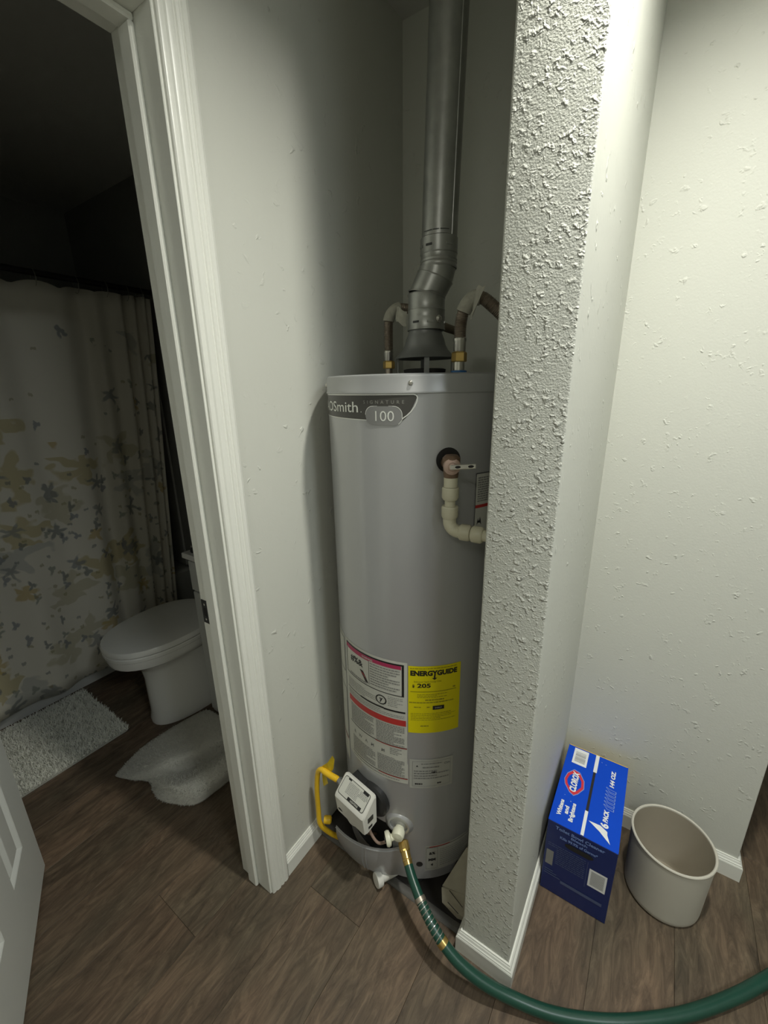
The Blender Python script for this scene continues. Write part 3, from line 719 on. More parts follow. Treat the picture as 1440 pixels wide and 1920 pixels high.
# body: bevelled profile with a sloping face
def body_ring(ins, w):
    P = [(.250, .2535), (.2505, .350), (.258, .3545), (.3020, .3180), (.3065, .3090), (.2990, .2485), (.2900, .2440)]
    c = Vector((sum(p[0] for p in P)/7, sum(p[1] for p in P)/7)); out = []
    for p in P:
        q = Vector(p); d = (c-q); q = q+d.normalized()*ins; out.append(vxf(w, q.x, q.y))
    return out
HWV = .059
g = G(); g.rings([body_ring(.007, -HWV), body_ring(.002, -HWV+.003), body_ring(0, -HWV+.009), body_ring(0, HWV-.009), body_ring(.002, HWV-.003), body_ring(.007, HWV)])
gb = build('gas_valve', g, M['white'], wh, ang=30, label='cream gas control box with a printed face')
fa, fb = Vector((.2600, .3540)), Vector((.3005, .3205))     # sloping face back edge, front edge
fn_ = Vector((fb.y-fa.y, -(fb.x-fa.x))).normalized(); fn_ = fn_ if fn_.y > 0 else -fn_
def fxf(u, v, h=.0006):   # u along width -1..1 (metres), v 0..1 back->front
    q = fa+(fb-fa)*v+fn_*h; return vxf(u, q.x, q.y)
def frect(g, u0, u1, v0, v1, h, mi=0): g.add([fxf(u0, v1, h), fxf(u1, v1, h), fxf(u1, v0, h), fxf(u0, v0, h)], [(0, 1, 2, 3)], mi)
def frr(g, u0, u1, v0, v1, h, ru=.006, mi=0):
    rv = ru/(fb-fa).length; pts = []
    for cu_, cv, s0 in ((u1-ru, v1-rv, 0), (u0+ru, v1-rv, 90), (u0+ru, v0+rv, 180), (u1-ru, v0+rv, 270)):
        for i in range(5): t = rad(s0+22.5*i); pts.append(fxf(cu_+ru*cos(t), cv+rv*sin(t), h))
    g.add(pts, [tuple(range(len(pts)))], mi)
g = G(); frr(g, -.050, .050, .06, .97, .0004); build('face_border', g, M['print'], gb, smooth=False)
g = G(); frr(g, -.0485, .0485, .085, .945, .0007, .005); fp = build('face_label', g, M['label'], gb, smooth=False)
g = G()
def ftext(g, body, u, v, size, h=.0011, **k):
    vs, fs = text2d(body, size, **k); L_ = (fb-fa).length
    g.add([fxf(u+x, v-y/L_, h) for x, y in vs], fs)
frect(g, -.012, .040, .80, .945, .0009); frect(g, -.036, -.024, .085, .16, .0009); frect(g, .024, .044, .085, .2, .0009)
build('black_print', g, M['print'], gb, smooth=False, kind='stuff')
g = G(); rnd = random.Random(3)
for i in range(9):
    v = .20+.063*i; u = -.028
    while u < .012: w = rnd.uniform(.002, .006); frect(g, u, u+w, v, v+.03, .001); u += w+.001
    u = .016
    while u < .042 and i < 5: w = rnd.uniform(.002, .006); frect(g, u, u+w, v, v+.03, .001); u += w+.001
build('fine_print', g, M['fine'], gb, smooth=False, kind='stuff')
g = G(); ftext(g, 'LIGHTING', .014, .925, .0065, weight=.02); build('white_lettering', g, M['label'], gb, smooth=False)
kn = G().lathe([(.015, 0), (.015, .010), (.012, .014), (0, .015)], vxf(-.040, .285, .262), (vn-Vector((0, 0, .6))).normalized(), 20)
build('control_knob', kn, M['black'], gb)
g = G(); g.box(-.0015, .0015, .268, .288, .285, .300, xf=lambda v: vxf(HWV+v.x, v.y, v.z)); g.box(-.0012, .0012, .272, .286, .263, .270, xf=lambda v: vxf(HWV+v.x, v.y, v.z))
build('side_slot', g, M['black'], gb, smooth=False)
un = vxf(-HWV+.004, .272, .318)
g = G(); ud = (-vt+Vector((0, 0, .12))).normalized(); g.lathe([(.013, 0), (.013, .010), (.0105, .011), (.0105, .020)], un, ud, 6)
build('pipe_union', g, M['hood'], wh, smooth=False)

# drain valve
da = -73.5; dp = cyl(da, .214, TR)
g = G().lathe([(.045, -.014), (.041, -.002), (.031, .006), (.026, .006), (.024, -.002), (.0, -.004)], cyl(-73.2, .238, TR-.001), nrm(-73.2), 32, cap0=False)
build('drain_boss', g, M['tank'], wh)
dv = build('drain_valve', G().lathe([(.013, -.02), (.0135, .010), (.0170, .013), (.0178, .025), (.015, .033), (0, .036)], cyl(da+1, .2255, TR-.004), nrm(da+1), 24), M['ivory'], wh, label='ivory plastic drain valve')
dh = (-tng(da)*.9+nrm(da)*.5-Vector((0, 0, .1))).normalized(); p = cyl(da-.8, .2165, TR+.020)
build('valve_handle', G().lathe([(.008, 0), (.009, .012), (.0185, .016), (.020, .022), (.018, .028), (.010, .029)], p, dh, 20), M['ivory'], dv)
build('handle_screw', G().lathe([(.0078, 0), (.0078, .0025), (.005, .003)], p+dh*.0288, dh, 14), M['black'], dv)

# relief valve
va = -46.5
g = G().lathe([(.0265, .0), (.0265, .0006), (.0, .0007)], cyl(-45.6, 1.2725, TR), nrm(-45.6), 28); build('relief_port', g, M['dark'], wh)
vc = cyl(va, 1.268, TR+.030)
rv = build('relief_valve', G().lathe([(.0145, -.026), (.0155, -.018), (.0165, -.004), (.018, .006), (.018, .014), (.012, .020), (0, .022)], vc, (0, 0, 1), 24), M['bronze'], wh, label='brown bronze relief valve')
build('valve_stem', G().tube([cyl(va, 1.268, TR-.002), vc], .013, 16), M['bronze'], rv)
cd = (nrm(va-12)+Vector((0, 0, .05))).normalized()
build('valve_cap', G().lathe([(.0165, .0), (.0175, .012), (.0165, .017), (.009, .020), (.007, .024), (0, .025)], vc+Vector((0, 0, -.002)), cd, 24), M['copper'], rv, label='pitted copper cap')
lo = vc+cd*.026+Vector((0, 0, -.002)); ld = (Vector((.93, .10, .0))).normalized(); lu = Vector((0, 0, 1))
def lever(v): return lo+ld*v.x+lu*(v.z+v.x*.12)+cd*v.y
g = G().box(-.006, .046, -.001, .0012, -.0048, .0048, b=.001, xf=lever)
lv = build('test_lever', g, M['bright'], rv, smooth=False)
g = G()
for cx in (.010, .036):
    g.add([lever(Vector((cx+.0058*cos(t*PI/8), .0015, .0027*sin(t*PI/8)))) for t in range(16)], [tuple(range(16))])
build('lever_hole', g, M['dark'], lv, smooth=False)
# discharge pipe of cream plastic
px, py = vc.x, vc.y
pipe = empty('discharge_pipe', (px, py, 1.13), 'cream plastic elbowed discharge pipe under the relief valve', 'pipe')
Lz = lambda prof: G().lathe(prof, (px, py, 0), (0, 0, 1), 24)
build('adapter', Lz([(.0138, 1.2425), (.0145, 1.241), (.0142, 1.222)][::-1]), M['cpvc'], pipe)
for za, zb in ((1.1965, 1.2215), (1.156, 1.181)):
    build('coupling', Lz([(.0145, za-.002), (.0175, za+.003), (.0175, zb-.002), (.0160, zb)]), M['cpvc'], pipe)
build('pipe_section', Lz([(.0112, 1.176), (.0112, 1.20)]), M['cpvc'], pipe)
ez = 1.128
pd = Vector((1, .03, .0)).normalized()
el = [Vector((px, py, 1.16)), Vector((px, py, 1.148))]+[Vector((px, py, ez))+pd*(.02-.02*cos(t*PI/12))+Vector((0, 0, .02-.02*sin(t*PI/12))) for t in range(1, 7)]+[Vector((px, py, ez))+pd*.028]
build('elbow', G().tube(el, .0140, 20), M['cpvc'], pipe)
for s0 in (.024, .050):
    build('coupling', G().lathe([(.0145, 0), (.0175, .003), (.0175, .020), (.0145, .0245)], Vector((px, py, ez))+pd*s0, pd, 24), M['cpvc'], pipe)
build('pipe_section', G().tube([Vector((px, py, ez))+pd*.07, Vector((px, py, ez))+pd*((XP0-px)/pd.x)], .0118, 20), M['cpvc'], pipe)

# ================================================================== DRAFT HOOD, VENT
HC = Vector((-.518, .966, 0))
hd = empty('draft_hood', (HC.x, HC.y, TH), 'flared dark steel draft hood on short legs atop the heater', 'hood')
def hl(prof, c=HC, seg=40, **k): return G().lathe(prof, (c.x, c.y, 0), (0, 0, 1), seg, cap0=False, cap1=False, **k)
build('flared_skirt', hl([(.0725, 1.4865), (.0735, 1.488), (.066, 1.496), (.056, 1.506), (.0495, 1.518), (.0465, 1.530), (.043, 1.538), (.0400, 1.545), (.0400, 1.556), (.038, 1.556), (.038, 1.54), (.045, 1.515), (.055, 1.502), (.070, 1.4865), (.0725, 1.4865)]), M['hood'], hd)
build('flue_collar', G().lathe([(.050, TH), (.052, 1.4615), (.046, 1.463), (.040, 1.463), (.040, TH)], (HC.x, HC.y, 0), (0, 0, 1), 32), M['dark'], hd)
for az in (-152, -58, 32, 122):
    a = rad(az); p = HC+Vector((cos(a), sin(a), 0))*.066; t = Vector((-sin(a), cos(a), 0)); n_ = Vector((cos(a), sin(a), 0))
    g = G().box(-.006, .006, -.0012, .0012, TH+.0005, 1.489, xf=lambda v: p+t*v.x+n_*v.y+Vector((0, 0, v.z)))
    g.box(-.006, .006, -.0012, .011, TH+.0005, TH+.003, xf=lambda v: p+t*v.x+n_*v.y+Vector((0, 0, v.z)))
    build('leg', g, M['hood'], hd, smooth=False)
vp = empty('vent_pipe', (HC.x, HC.y, 1.55), 'galvanised metal flue pipe with jointed elbow rising to the ceiling', 'pipe')
c1 = Vector((-.516, .967, 0))
build('lower_collar', hl([(.0440, 1.5500), (.0455, 1.5510), (.0452, 1.553), (.0442, 1.555), (.0440, 1.577), (.0446, 1.579), (.0440, 1.581), (.0438, 1.592), (.0446, 1.594), (.0436, 1.596), (.0430, 1.624), (.0446, 1.6265), (.0450, 1.6285), (.0435, 1.631)], c1), M['galv'], vp)
# elbow gores
def seg_tube(a, b, r0, r1, t0, t1, seg=40):
    a, b = Vector(a), Vector(b); rs = []
    for p, t, r in ((a, t0, r0), (b, t1, r1)):
        t = Vector(t).normalized(); x = Vector((0, 1, 0)).cross(t).normalized(); y = t.cross(x)
        rs.append([p+(x*cos(2*PI*k/seg)+y*sin(2*PI*k/seg))*r for k in range(seg)])
    return rs
def bead(p, t, r, rr=.0016, seg=40):
    t = Vector(t).normalized(); x = Vector((0, 1, 0)).cross(t).normalized(); y = t.cross(x); p = Vector(p)
    rs = []
    for i in range(9):
        q = 2*PI*i/8; rs.append([p+t*(rr*sin(q))+(x*cos(2*PI*k/seg)+y*sin(2*PI*k/seg))*(r+rr*cos(q)) for k in range(seg)])
    return G().rings(rs, 0, False, False)
Z_ = (0, 0, 1); tl = Vector((.38, .18, .90)).normalized()
q0 = Vector((-.5155, .9672, 1.628)); q1 = Vector((-.4990, .9755, 1.664)); q2 = Vector((-.4935, .978, 1.684)); q3 = Vector((-.4915, .979, 1.700))
m01 = (Vector(Z_)+tl).normalized()
build('elbow_gore', G().rings(seg_tube(q0, q1, .0425, .0430, m01, tl+Vector((0, 0, .25)), 40), 0, False, False), M['galv'], vp)
build('elbow_gore', G().rings(seg_tube(q1, q2, .0420, .0415, tl+Vector((0, 0, .25)), (.1, .05, 1), 40), 0, False, False), M['galv'], vp)
build('elbow_seam', bead(q0+Vector((0, 0, .001)), m01, .0432), M['galv'], vp)
build('elbow_seam', bead(q1, tl+Vector((0, 0, .25)), .0425), M['galv'], vp)
c2 = Vector((-.4918, .979, 0))
build('upper_collar', hl([(.0415, 1.6805), (.0425, 1.683), (.0412, 1.686), (.0412, 1.690), (.0424, 1.692), (.0412, 1.695), (.0424, 1.6985), (.0412, 1.702), (.0412, 1.709), (.0428, 1.711), (.0424, 1.714), (.0424, 1.742), (.0412, 1.7435)], c2), M['galv'], vp)
pt0, pt1 = Vector((-.4915, .979, 1.735)), Vector((-.476, .986, ZC))
build('straight_pipe', G().tube([pt0, pt1], .0402, 40), M['galv'], vp)
sd = (pt1-pt0); tn = Vector((cos(rad(-20)), sin(rad(-20)), 0))
build('lock_seam', G().tube([pt0+tn*.0402, pt1+tn*.0402], .0018, 8), M['galv'], vp)
for cc_, zz, azs, r_ in ((c1, 1.5665, (-95, -50, 20, 160), .0442), (c2, 1.724, (-130, -95, -30, 60), .0422)):
    for az in azs:
        a = rad(az); build('punched_tab', G().box(-.0075, .0075, -.001, .0022, -.0022, .0022, xf=lambda v: Vector((cc_.x, cc_.y, zz))+Vector((-sin(a), cos(a), 0))*v.x+Vector((cos(a), sin(a), 0))*(r_+v.y-.001)+Vector((0, 0, v.z))), M['black'] if az in (-95,) else M['galv'], vp, smooth=False)
a = rad(-22); build('screw', G().lathe([(.008, 0), (.008, .003), (.004, .006)], c1+Vector((cos(a), sin(a), 0))*.044+Vector((0, 0, 1.572)), (cos(a), sin(a), 0), 12), M['bright'], vp)
g = G()
for az0, az1 in ((-118, -86), (-84, -62), (-60, -30)):
    for z in (1.7425, 1.7515):
        g.rings([[Vector((c2.x+.0416*cos(rad(q)), c2.y+.0416*sin(rad(q)), zz)) for q in range(az0, az1+1, 4)] for zz in (z-.0007, z+.0007)], 0, False, False, False)
build('crimp_marks', g, M['black'], vp)

# ================================================================== WATER CONNECTORS
def ribbed(path, r, amp=.0009, pitch=.0032, seg=16):
    pts = [Vector(p) for p in path]; out = []; rr = []; acc = 0
    for i in range(len(pts)-1):
        L_ = (pts[i+1]-pts[i]).length; n = max(1, int(L_/(pitch/2)))
        for k in range(n):
            out.append(pts[i].lerp(pts[i+1], k/n)); rr.append(r+(amp if (acc % 2) else -amp)); acc += 1
    out.append(pts[-1]); rr.append(r); return G().tube(out, rr, seg)
# left connector
lx, ly = -.632, .979
lc = empty('water_connector', (lx, ly, TH), 'narrow bronze-toned flexible water connector on the left of the flue', 'connector', 'flexible connectors on top of the heater')
V = lambda z, x=lx, y=ly: Vector((x, y, z))
build('nipple', G().tube([V(TH), V(1.468)], .010, 14), M['steel'], lc)
build('nut', G().lathe([(.0145, 1.468), (.0155, 1.470), (.0155, 1.484), (.0135, 1.487)], (lx, ly, 0), (0, 0, 1), 6), M['brass'], lc, smooth=False)
build('ferrule', G().lathe([(.0115, 1.487), (.0125, 1.489), (.0125, 1.505), (.0135, 1.507), (.0135, 1.511), (.0120, 1.513)], (lx, ly, 0), (0, 0, 1), 18), M['bright'], lc)
lp = crom([V(1.510), V(1.56), V(1.592, lx+.003), V(1.612, lx+.016, ly+.014), V(1.614, lx+.036, ly+.04), V(1.60, lx+.055, ly+.10), V(1.585, lx+.062, ly+.20), V(1.58, lx+.064, YB)], 6)
build('hose', ribbed(lp, .0112, .0005), M['corr'], lc)
build('paper_tag', G().tube(lp[10:21], .0145, 14), M['tape'], lc, label='grey crinkled paper wrap')
g = G(); o_ = Vector((lx+.030, ly-.01, 1.578))
g.grid(lambda u, v: o_+Vector((.030*u-.002*sin(v*5), -.006*sin(u*3), .034*v-.012*u+.003*sin(u*6))), 6, 6); build('paper_flag', g, M['tape'], lc)
# right connector
rx, ry = -.417, .944
rc = empty('water_connector', (rx, ry, TH), 'thicker bronze-toned flexible water connector with a blue ring right of the flue', 'connector', 'flexible connectors on top of the heater')
V = lambda z, x=rx, y=ry: Vector((x, y, z))
build('blue_ring', G().lathe([(.0185, TH), (.0185, 1.4545), (.014, 1.456)], (rx, ry, 0), (0, 0, 1), 24), M['blue_ring'], rc)
build('nipple', G().tube([V(1.455), V(1.475)], .0125, 18), M['bright'], rc)
build('nut', G().lathe([(.0160, 1.474), (.0175, 1.476), (.0175, 1.493), (.0150, 1.496)], (rx, ry, 0), (0, 0, 1), 6), M['brass'], rc, smooth=False)
build('ferrule', G().lathe([(.0130, 1.496), (.0140, 1.498), (.0140, 1.517), (.0150, 1.519), (.0150, 1.524), (.0135, 1.526)], (rx, ry, 0), (0, 0, 1), 20), M['bright'], rc)
rp_ = crom([V(1.522), V(1.555, rx+.001), V(1.582, rx+.008), V(1.603, rx+.024, ry+.005), V(1.604, rx+.045, ry+.012), V(1.582, rx+.072, ry+.02), V(1.560, rx+.095, ry+.03), V(1.548, rx+.120, ry+.035), V(1.545, XP0, ry+.04)], 6)
build('hose', ribbed(rp_, .0130, .0006), M['corr'], rc)
build('paper_tag', G().tube(rp_[11:24], .0165, 14), M['tape'], rc, label='beige crinkled paper wrap')
g = G(); o_ = Vector((rx+.028, ry-.012, 1.566))
g.grid(lambda u, v: o_+Vector((.012*v+.026*u*(.4+v*.6), -.012*u, .056*v-.012*(1-u)*(1-v)+.003*sin(u*7))), 6, 6); build('paper_flag', g, M['tape'], rc)
sv = empty('shutoff_valve', (XP0-.012, ry+.03, 1.60), 'black shutoff valve handle peeking past the partition above the right hose', 'valve')
build('valve_body', G().tube([Vector((XP0-.001, ry+.035, 1.585)), Vector((XP0-.035, ry+.035, 1.585))], .012, 14), M['black'], sv)
build('valve_lever', G().box(XP0-.050, XP0-.004, ry+.022, ry+.038, 1.606, 1.620, b=.003), M['black'], sv)
build('valve_stem', G().tube([Vector((XP0-.02, ry+.03, 1.585)), Vector((XP0-.02, ry+.03, 1.61))], .005, 10), M['black'], sv)

# ================================================================== GAS LINE
gl = empty('gas_line', (-.72, .70, .0), 'yellow coated gas line looping up to the control box', 'pipe')
upt = un+ud*.018
path = crom([Vector((-.690, .735, .020)), Vector((-.706, .712, .055)), Vector((-.7235, .690, .105)), Vector((-.7275, .6905, .16)), Vector((-.728, .692, .24)), Vector((-.7235, .696, .302)), Vector((-.712, .697, .3245)), Vector((-.698, .698, .3270)), Vector((-.682, .699, .3235)), upt], 6)
build('flexible_tube', G().tube(path, .0078, 14), M['yellow'], gl)
build('sleeve', G().tube([path[-14], path[-9], path[-5], path[-2]], .0092, 14), M['yellow'], gl)
def onY(u, v, y): d = ray(u, v); return Vector((0, 0, CH))+d*(y/d.y)
tgp = [onY(*q_) for q_ in ((597, 1447, .705), (603, 1437, .702), (614, 1430, .702), (623, 1417, .706), (627, 1424, .712), (625, 1442, .714), (618, 1452, .708))]
g = quad_slab(tgp, .0006, (0, 1, 0)); build('warning_tag', g, M['yellowtag'], gl, smooth=False, label='creased translucent yellow tag')
tgp = [onY(*q_) for q_ in ((604, 1452, .703), (612, 1456, .700), (615, 1469, .698), (607, 1474, .699), (605, 1464, .702))]
g = quad_slab(tgp, .0006, (0, 1, 0)); build('warning_tag', g, M['yellowtag'], gl, smooth=False)
build('shutoff_cock', G().lathe([(.011, 0), (.012, .004), (.012, .02), (.008, .024)], (-.716, .700, .118), (.75, .5, -.1), 14), M['yellow'], gl)

# ================================================================== CAP ON THE FLOOR
cp_d = Vector((-.42, -.80, .10)).normalized(); cpo = Vector((-.4945, .7335, .0225))
cpt = empty('pipe_cap', (cpo.x, cpo.y, 0), 'white round-ended plastic pipe stub on the floor under the burner door', 'pipe')
build('stub', G().lathe([(.0135, -.030), (.0135, .028), (.0150, .030)], cpo, cp_d, 22), M['white'], cpt)
build('cap', G().lathe([(.0200, .028), (.0205, .031), (.0205, .043), (.0190, .045), (0, .046)], cpo, cp_d, 26), M['white'], cpt)

# ================================================================== GARDEN HOSE
hp = [pz(755.5, 1577, .194), pz(760, 1597, .186), pz(767, 1626, .173), pz(776, 1655, .160), pz(788, 1687, .147), pz(806, 1726, .130), pz(830, 1767, .108), pz(862, 1806, .083), pz(905, 1841, .058), pz(960, 1871, .036), pz(1030, 1899, .022), pz(1105, 1913, .0150), pz(1190, 1915, .0145), pz(1290, 1900, .0145), pz(1380, 1867, .018), pz(1450, 1829, .024)]
hp += [hp[-1]+Vector((.10, .12, .002)), hp[-1]+Vector((.26, .22, -.006)), hp[-1]+Vector((.50, .62, -.009)), hp[-1]+Vector((.62, 1.2, -.009))]
hc = crom(hp, 8)
gh = empty('garden_hose', (hp[11].x, hp[11].y, 0), 'dark green garden hose running from the drain valve across the floor', 'hose')
build('hose_tube', G().tube(hc[12:], [.0122+.0020*min(1, i/50) for i in range(len(hc)-12)], 18), M['hose'], gh)
g = G(); cpl = hc[0:14]
build('coupling', G().tube(hc[0:9], [.0125]+[.0148]*7+[.0138], 12), M['brass'], gh, smooth=False, label='ribbed brass coupling')
build('ferrule', G().tube(hc[8:16], .0125, 18), M['brass'], gh)
for i in (7, 12):
    d = (hc[i+1]-hc[i]).normalized(); build('coupling_rim', G().lathe([(.0125, 0), (.0132, .001), (.0132, .004), (.0120, .005)], hc[i], d, 20), M['brass'], gh)
# strain-relief spring section between two ferrules
for i0, i1 in ((31, 34), (47, 50)):
    build('ferrule', G().tube(hc[i0:i1], .0146, 18), M['brass'] if i0 > 40 else M['steel'], gh)
g = G(); sp_ = []
seg_pts = hc[33:48]; turns = 8; NN = 200
for k in range(NN+1):
    t = k/NN*(len(seg_pts)-1); i = min(int(t), len(seg_pts)-2); p = seg_pts[i].lerp(seg_pts[i+1], t-i); d = (seg_pts[i+1]-seg_pts[i]).normalized()
    x = Vector((0, 0, 1)).cross(d).normalized(); y = d.cross(x); a = 2*PI*turns*k/NN
    sp_.append(p+(x*cos(a)+y*sin(a))*.0136)
build('spring_guard', G().tube(sp_, .0013, 6), M['bright'], gh)

# ================================================================== BOARD LEANING IN THE ALCOVE
bo = empty('leaning_board', (-.29, .76, 0), 'beige grooved board scraps leaning between tank and partition', 'board')
Y_ = lambda v: v
def onx(u, v, x): d = ray(u, v); return Vector((0, 0, CH))+d*(x/d.x)
bA = [pz(828, 1664, .085), pz(829, 1692, .055), pz(857, 1722, .004), pz(890, 1735, .004), pz(900, 1560, .175), pz(874, 1590, .150)]
build('board_piece', quad_slab([bA[0], bA[1], bA[2], bA[3]+Vector((.0, .0, .0)), pz(880, 1680, .07)], .006, (.3, .9, -.2)), M['board'], bo, smooth=False)
build('board_piece', quad_slab([bA[0]+Vector((0, .004, .002)), pz(880, 1682, .068), pz(900, 1600, .14), bA[5]], .006, (.3, .9, -.2)), M['board'], bo, smooth=False)
g = G()
for (a1, b1), (a2, b2) in (((843, 1668), (868, 1700)), ((850, 1630), (872, 1650)), ((858, 1612), (838, 1650)), ((840, 1690), (860, 1712))):
    g.tube([pz(a1, b1, .085)+Vector((0, -.002, .0)), pz(a2, b2, .075)+Vector((0, -.002, .0))], .0011, 6)
build('groove', g, M['subfloor'], bo)

# ================================================================== CLEANER CARTON
BX0, BX1, BY0, BY1, BZ = -.111, .061, .962, 1.262, .266
bx = empty('cleaner_carton', ((BX0+BX1)/2, (BY0+BY1)/2, 0), 'blue cardboard six-pack carton of toilet bowl cleaner beside the wastebasket', 'box')
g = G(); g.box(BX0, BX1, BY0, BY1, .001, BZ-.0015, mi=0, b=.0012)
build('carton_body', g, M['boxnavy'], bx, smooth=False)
XS0, XS1 = -.0275, -.0225       # seam between the two top flaps
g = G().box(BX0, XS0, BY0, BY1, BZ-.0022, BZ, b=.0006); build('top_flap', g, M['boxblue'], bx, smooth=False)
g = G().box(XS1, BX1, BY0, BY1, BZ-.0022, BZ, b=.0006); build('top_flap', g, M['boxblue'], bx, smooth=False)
e_ = .0004
def trect(g, x0, x1, y0, y1, h=e_): g.add([(x0, y0, BZ+h), (x1, y0, BZ+h), (x1, y1, BZ+h), (x0, y1, BZ+h)], [(0, 1, 2, 3)])
for q_ in ((-.0295, -.0195, 1.188, BY1), (-.0295, -.0215, BY0+.001, 1.042)):
    g = G(); trect(g, *q_, .0003); build('seam_tape', g, M['boxwhite'], bx, smooth=False)
g = G(); trect(g, -.0285, -.0215, 1.042, 1.188, .0003); build('flap_gap', g, M['dark'], bx, smooth=False)
g = G(); trect(g, -.092, -.050, 1.190, 1.256, .0004); build('barcode_panel', g, M['boxwhite'], bx, smooth=False)
g = G(); rnd = random.Random(5); y = 1.200
while y < 1.242:
    w = rnd.choice((.0008, .0014, .002)); trect(g, -.086, -.056, y, y+w, .0006); y += w+rnd.choice((.0012, .002))
build('barcode', g, M['fine'], bx, smooth=False)
def ttext(g, body, x, y, size, h=.0008, fit=None, **k):   # reads towards +y, up is -x
    vs, fs = text2d(body, size, **k)
    if fit: w = max(v[0] for v in vs)-min(v[0] for v in vs); vs = [(a*fit/w, b_) for a, b_ in vs]
    g.add([(x-b_, y+a, BZ+h) for a, b_ in vs], fs)
g = G(); ttext(g, 'CLOROX', -.0635, 1.119, .023, fit=.076, weight=.05, shear=.15)
build('white_lettering', g, M['boxwhite'], bx, smooth=False)
g = G(); ttext(g, 'Whitens', -.0850, 1.015, .0150, fit=.054, weight=.04)
build('white_lettering', g, M['boxwhite'], bx, smooth=False)
g = G(); ttext(g, 'and', -.0690, 1.015, .0150, fit=.026, weight=.04)
build('white_lettering', g, M['boxwhite'], bx, smooth=False)
g = G(); ttext(g, 'Brightens', -.0540, 1.015, .0150, fit=.062, weight=.04)
build('white_lettering', g, M['boxwhite'], bx, smooth=False)
g = G(); ttext(g, 'PACK', .0270, 1.052, .0160, fit=.040, weight=.05, shear=.12)
build('white_lettering', g, M['boxwhite'], bx, smooth=False)
g = G(); ttext(g, '6', .0300, 1.0225, .0250, fit=.014, weight=.05)
build('white_lettering', g, M['boxwhite'], bx, smooth=False)
g = G(); ttext(g, '144 OZ.', .0300, 1.189, .0150, fit=.064, weight=.05, shear=.12)
build('white_lettering', g, M['boxwhite'], bx, smooth=False)
g = G(); g.add([(-.017, 1.015, BZ+.0008), (.012, .998, BZ+.0008), (.040, .975, BZ+.0008), (.031, .998, BZ+.0008), (.030, 1.008, BZ+.0008), (.012, 1.017, BZ+.0008)], [(0, 1, 5), (1, 4, 5), (1, 3, 4), (1, 2, 3)])
build('splash_mark', g, M['boxwhite'], bx, smooth=False)
# logo: red rounded hexagon with pale edge
hexo = [(-.0985, 1.118), (-.094, 1.142), (-.079, 1.164), (-.062, 1.160), (-.047, 1.135), (-.044, 1.108), (-.056, 1.083), (-.066, 1.072), (-.078, 1.078), (-.094, 1.100)]
hc_ = (-.072, 1.118)
def ring2(g, s0, s1, h, mi=0):
    n = len(hexo); vs = []
    for s_ in (s0, s1): vs += [(hc_[0]+(x-hc_[0])*s_, hc_[1]+(y-hc_[1])*s_, BZ+h) for x, y in hexo]
    g.add(vs, [(i, (i+1) % n, n+(i+1) % n, n+i) for i in range(n)], mi)
g = G(); ring2(g, 1.0, .74, .0005); build('red_emblem', g, M['boxred'], bx, smooth=False)
g = G(); ring2(g, 1.05, .985, .00055); build('emblem_edge', g, M['boxpale'], bx, smooth=False)
g = G()
for i in range(6):
    y = 1.082+.0125*i; P = [(.0385, y-.005), (.0385, y+.004), (.021, y+.0055), (.012, y+.009), (.0105, y+.0075), (.018, y-.001), (.021, y-.0045)]
    n = len(P); c = (.028, y); vs = [(a, b_, BZ+.0006) for a, b_ in P]+[(c[0]+(a-c[0])*.82, c[1]+(b_-c[1])*.68, BZ+.0006) for a, b_ in P]
    g.add(vs, [(k, (k+1) % n, n+(k+1) % n, n+k) for k in range(n)])
for y0 in (1.03,): trect(g, -.088, -.086, y0+.03, y0+.032); trect(g, -.07, -.067, 1.046, 1.049); trect(g, .0, .003, 1.235, 1.237); trect(g, -.012, -.009, 1.238, 1.24)
build('bottle_outlines', g, M['boxpale'], bx, smooth=False, kind='stuff')
# yellow band on the back face
g = G().box(BX0+.002, BX1-.002, BY1-.0015, BY1+.0006, .05, BZ+.0004); build('yellow_back_band', g, M['boxyellow'], bx, smooth=False)
# front face
FY = BY0-.0005
def ftx(g, body, x, z, size, y=FY-.0004, fit=None, **k):
    vs, fs = text2d(body, size, **k)
    if fit: w = max(v[0] for v in vs)-min(v[0] for v in vs); vs = [(a*fit/w, b_) for a, b_ in vs]
    g.add([(x+a, y, z+b_) for a, b_ in vs], fs)
def frc(g, x0, x1, z0, z1, y=FY): g.add([(x0, y, z0), (x1, y, z0), (x1, y, z1), (x0, y, z1)], [(0, 1, 2, 3)])
for tx_ in (('Toilet Bowl Cleaner', -.029, .2450, .0150, .122), ('Bleach', -.029, .2335, .0110, .040), ('Kills 99.9% of Germs*', -.029, .2180, .0130, .094)):
    g = G(); ftx(g, *tx_[:4], fit=tx_[4], weight=.02); build('front_lettering', g, M['boxpale'], bx, smooth=False)
g = G(); pts = [(-.026+.036*cos(t*PI/16)*(1 if True else 1), .2050+.0085*max(-1, min(1, 1.4*sin(t*PI/16)))) for t in range(32)]
g.add([(x, FY-.0002, z) for x, z in pts], [tuple(range(32))]); build('hand_slot', g, M['dark'], bx, smooth=False)
g = G(); frc(g, .005, .048, .106, .169); build('front_barcode_panel', g, M['boxwhite'], bx, smooth=False)
g = G(); x = .010
for i in range(14): frc(g, .010, .043, .114+.0036*i, .1155+.0036*i, FY-.0004)
build('front_barcode', g, M['fine'], bx, smooth=False)
g = G()
rnd = random.Random(9)
for i in range(10):
    z = .184-.0072*i; x = -.103 if i < 2 else -.080
    while x < -.008: w = rnd.uniform(.004, .012); frc(g, x, min(x+w, -.006), z, z+.003, FY-.0003); x += w+.0016
frc(g, -.0015, -.0003, .094, .188, FY-.0003); frc(g, -.06, .046, .055, .066, FY-.0002)
for i in range(3): frc(g, -.104, -.082+.01*i, .083-.008*i, .086-.008*i, FY-.0003)
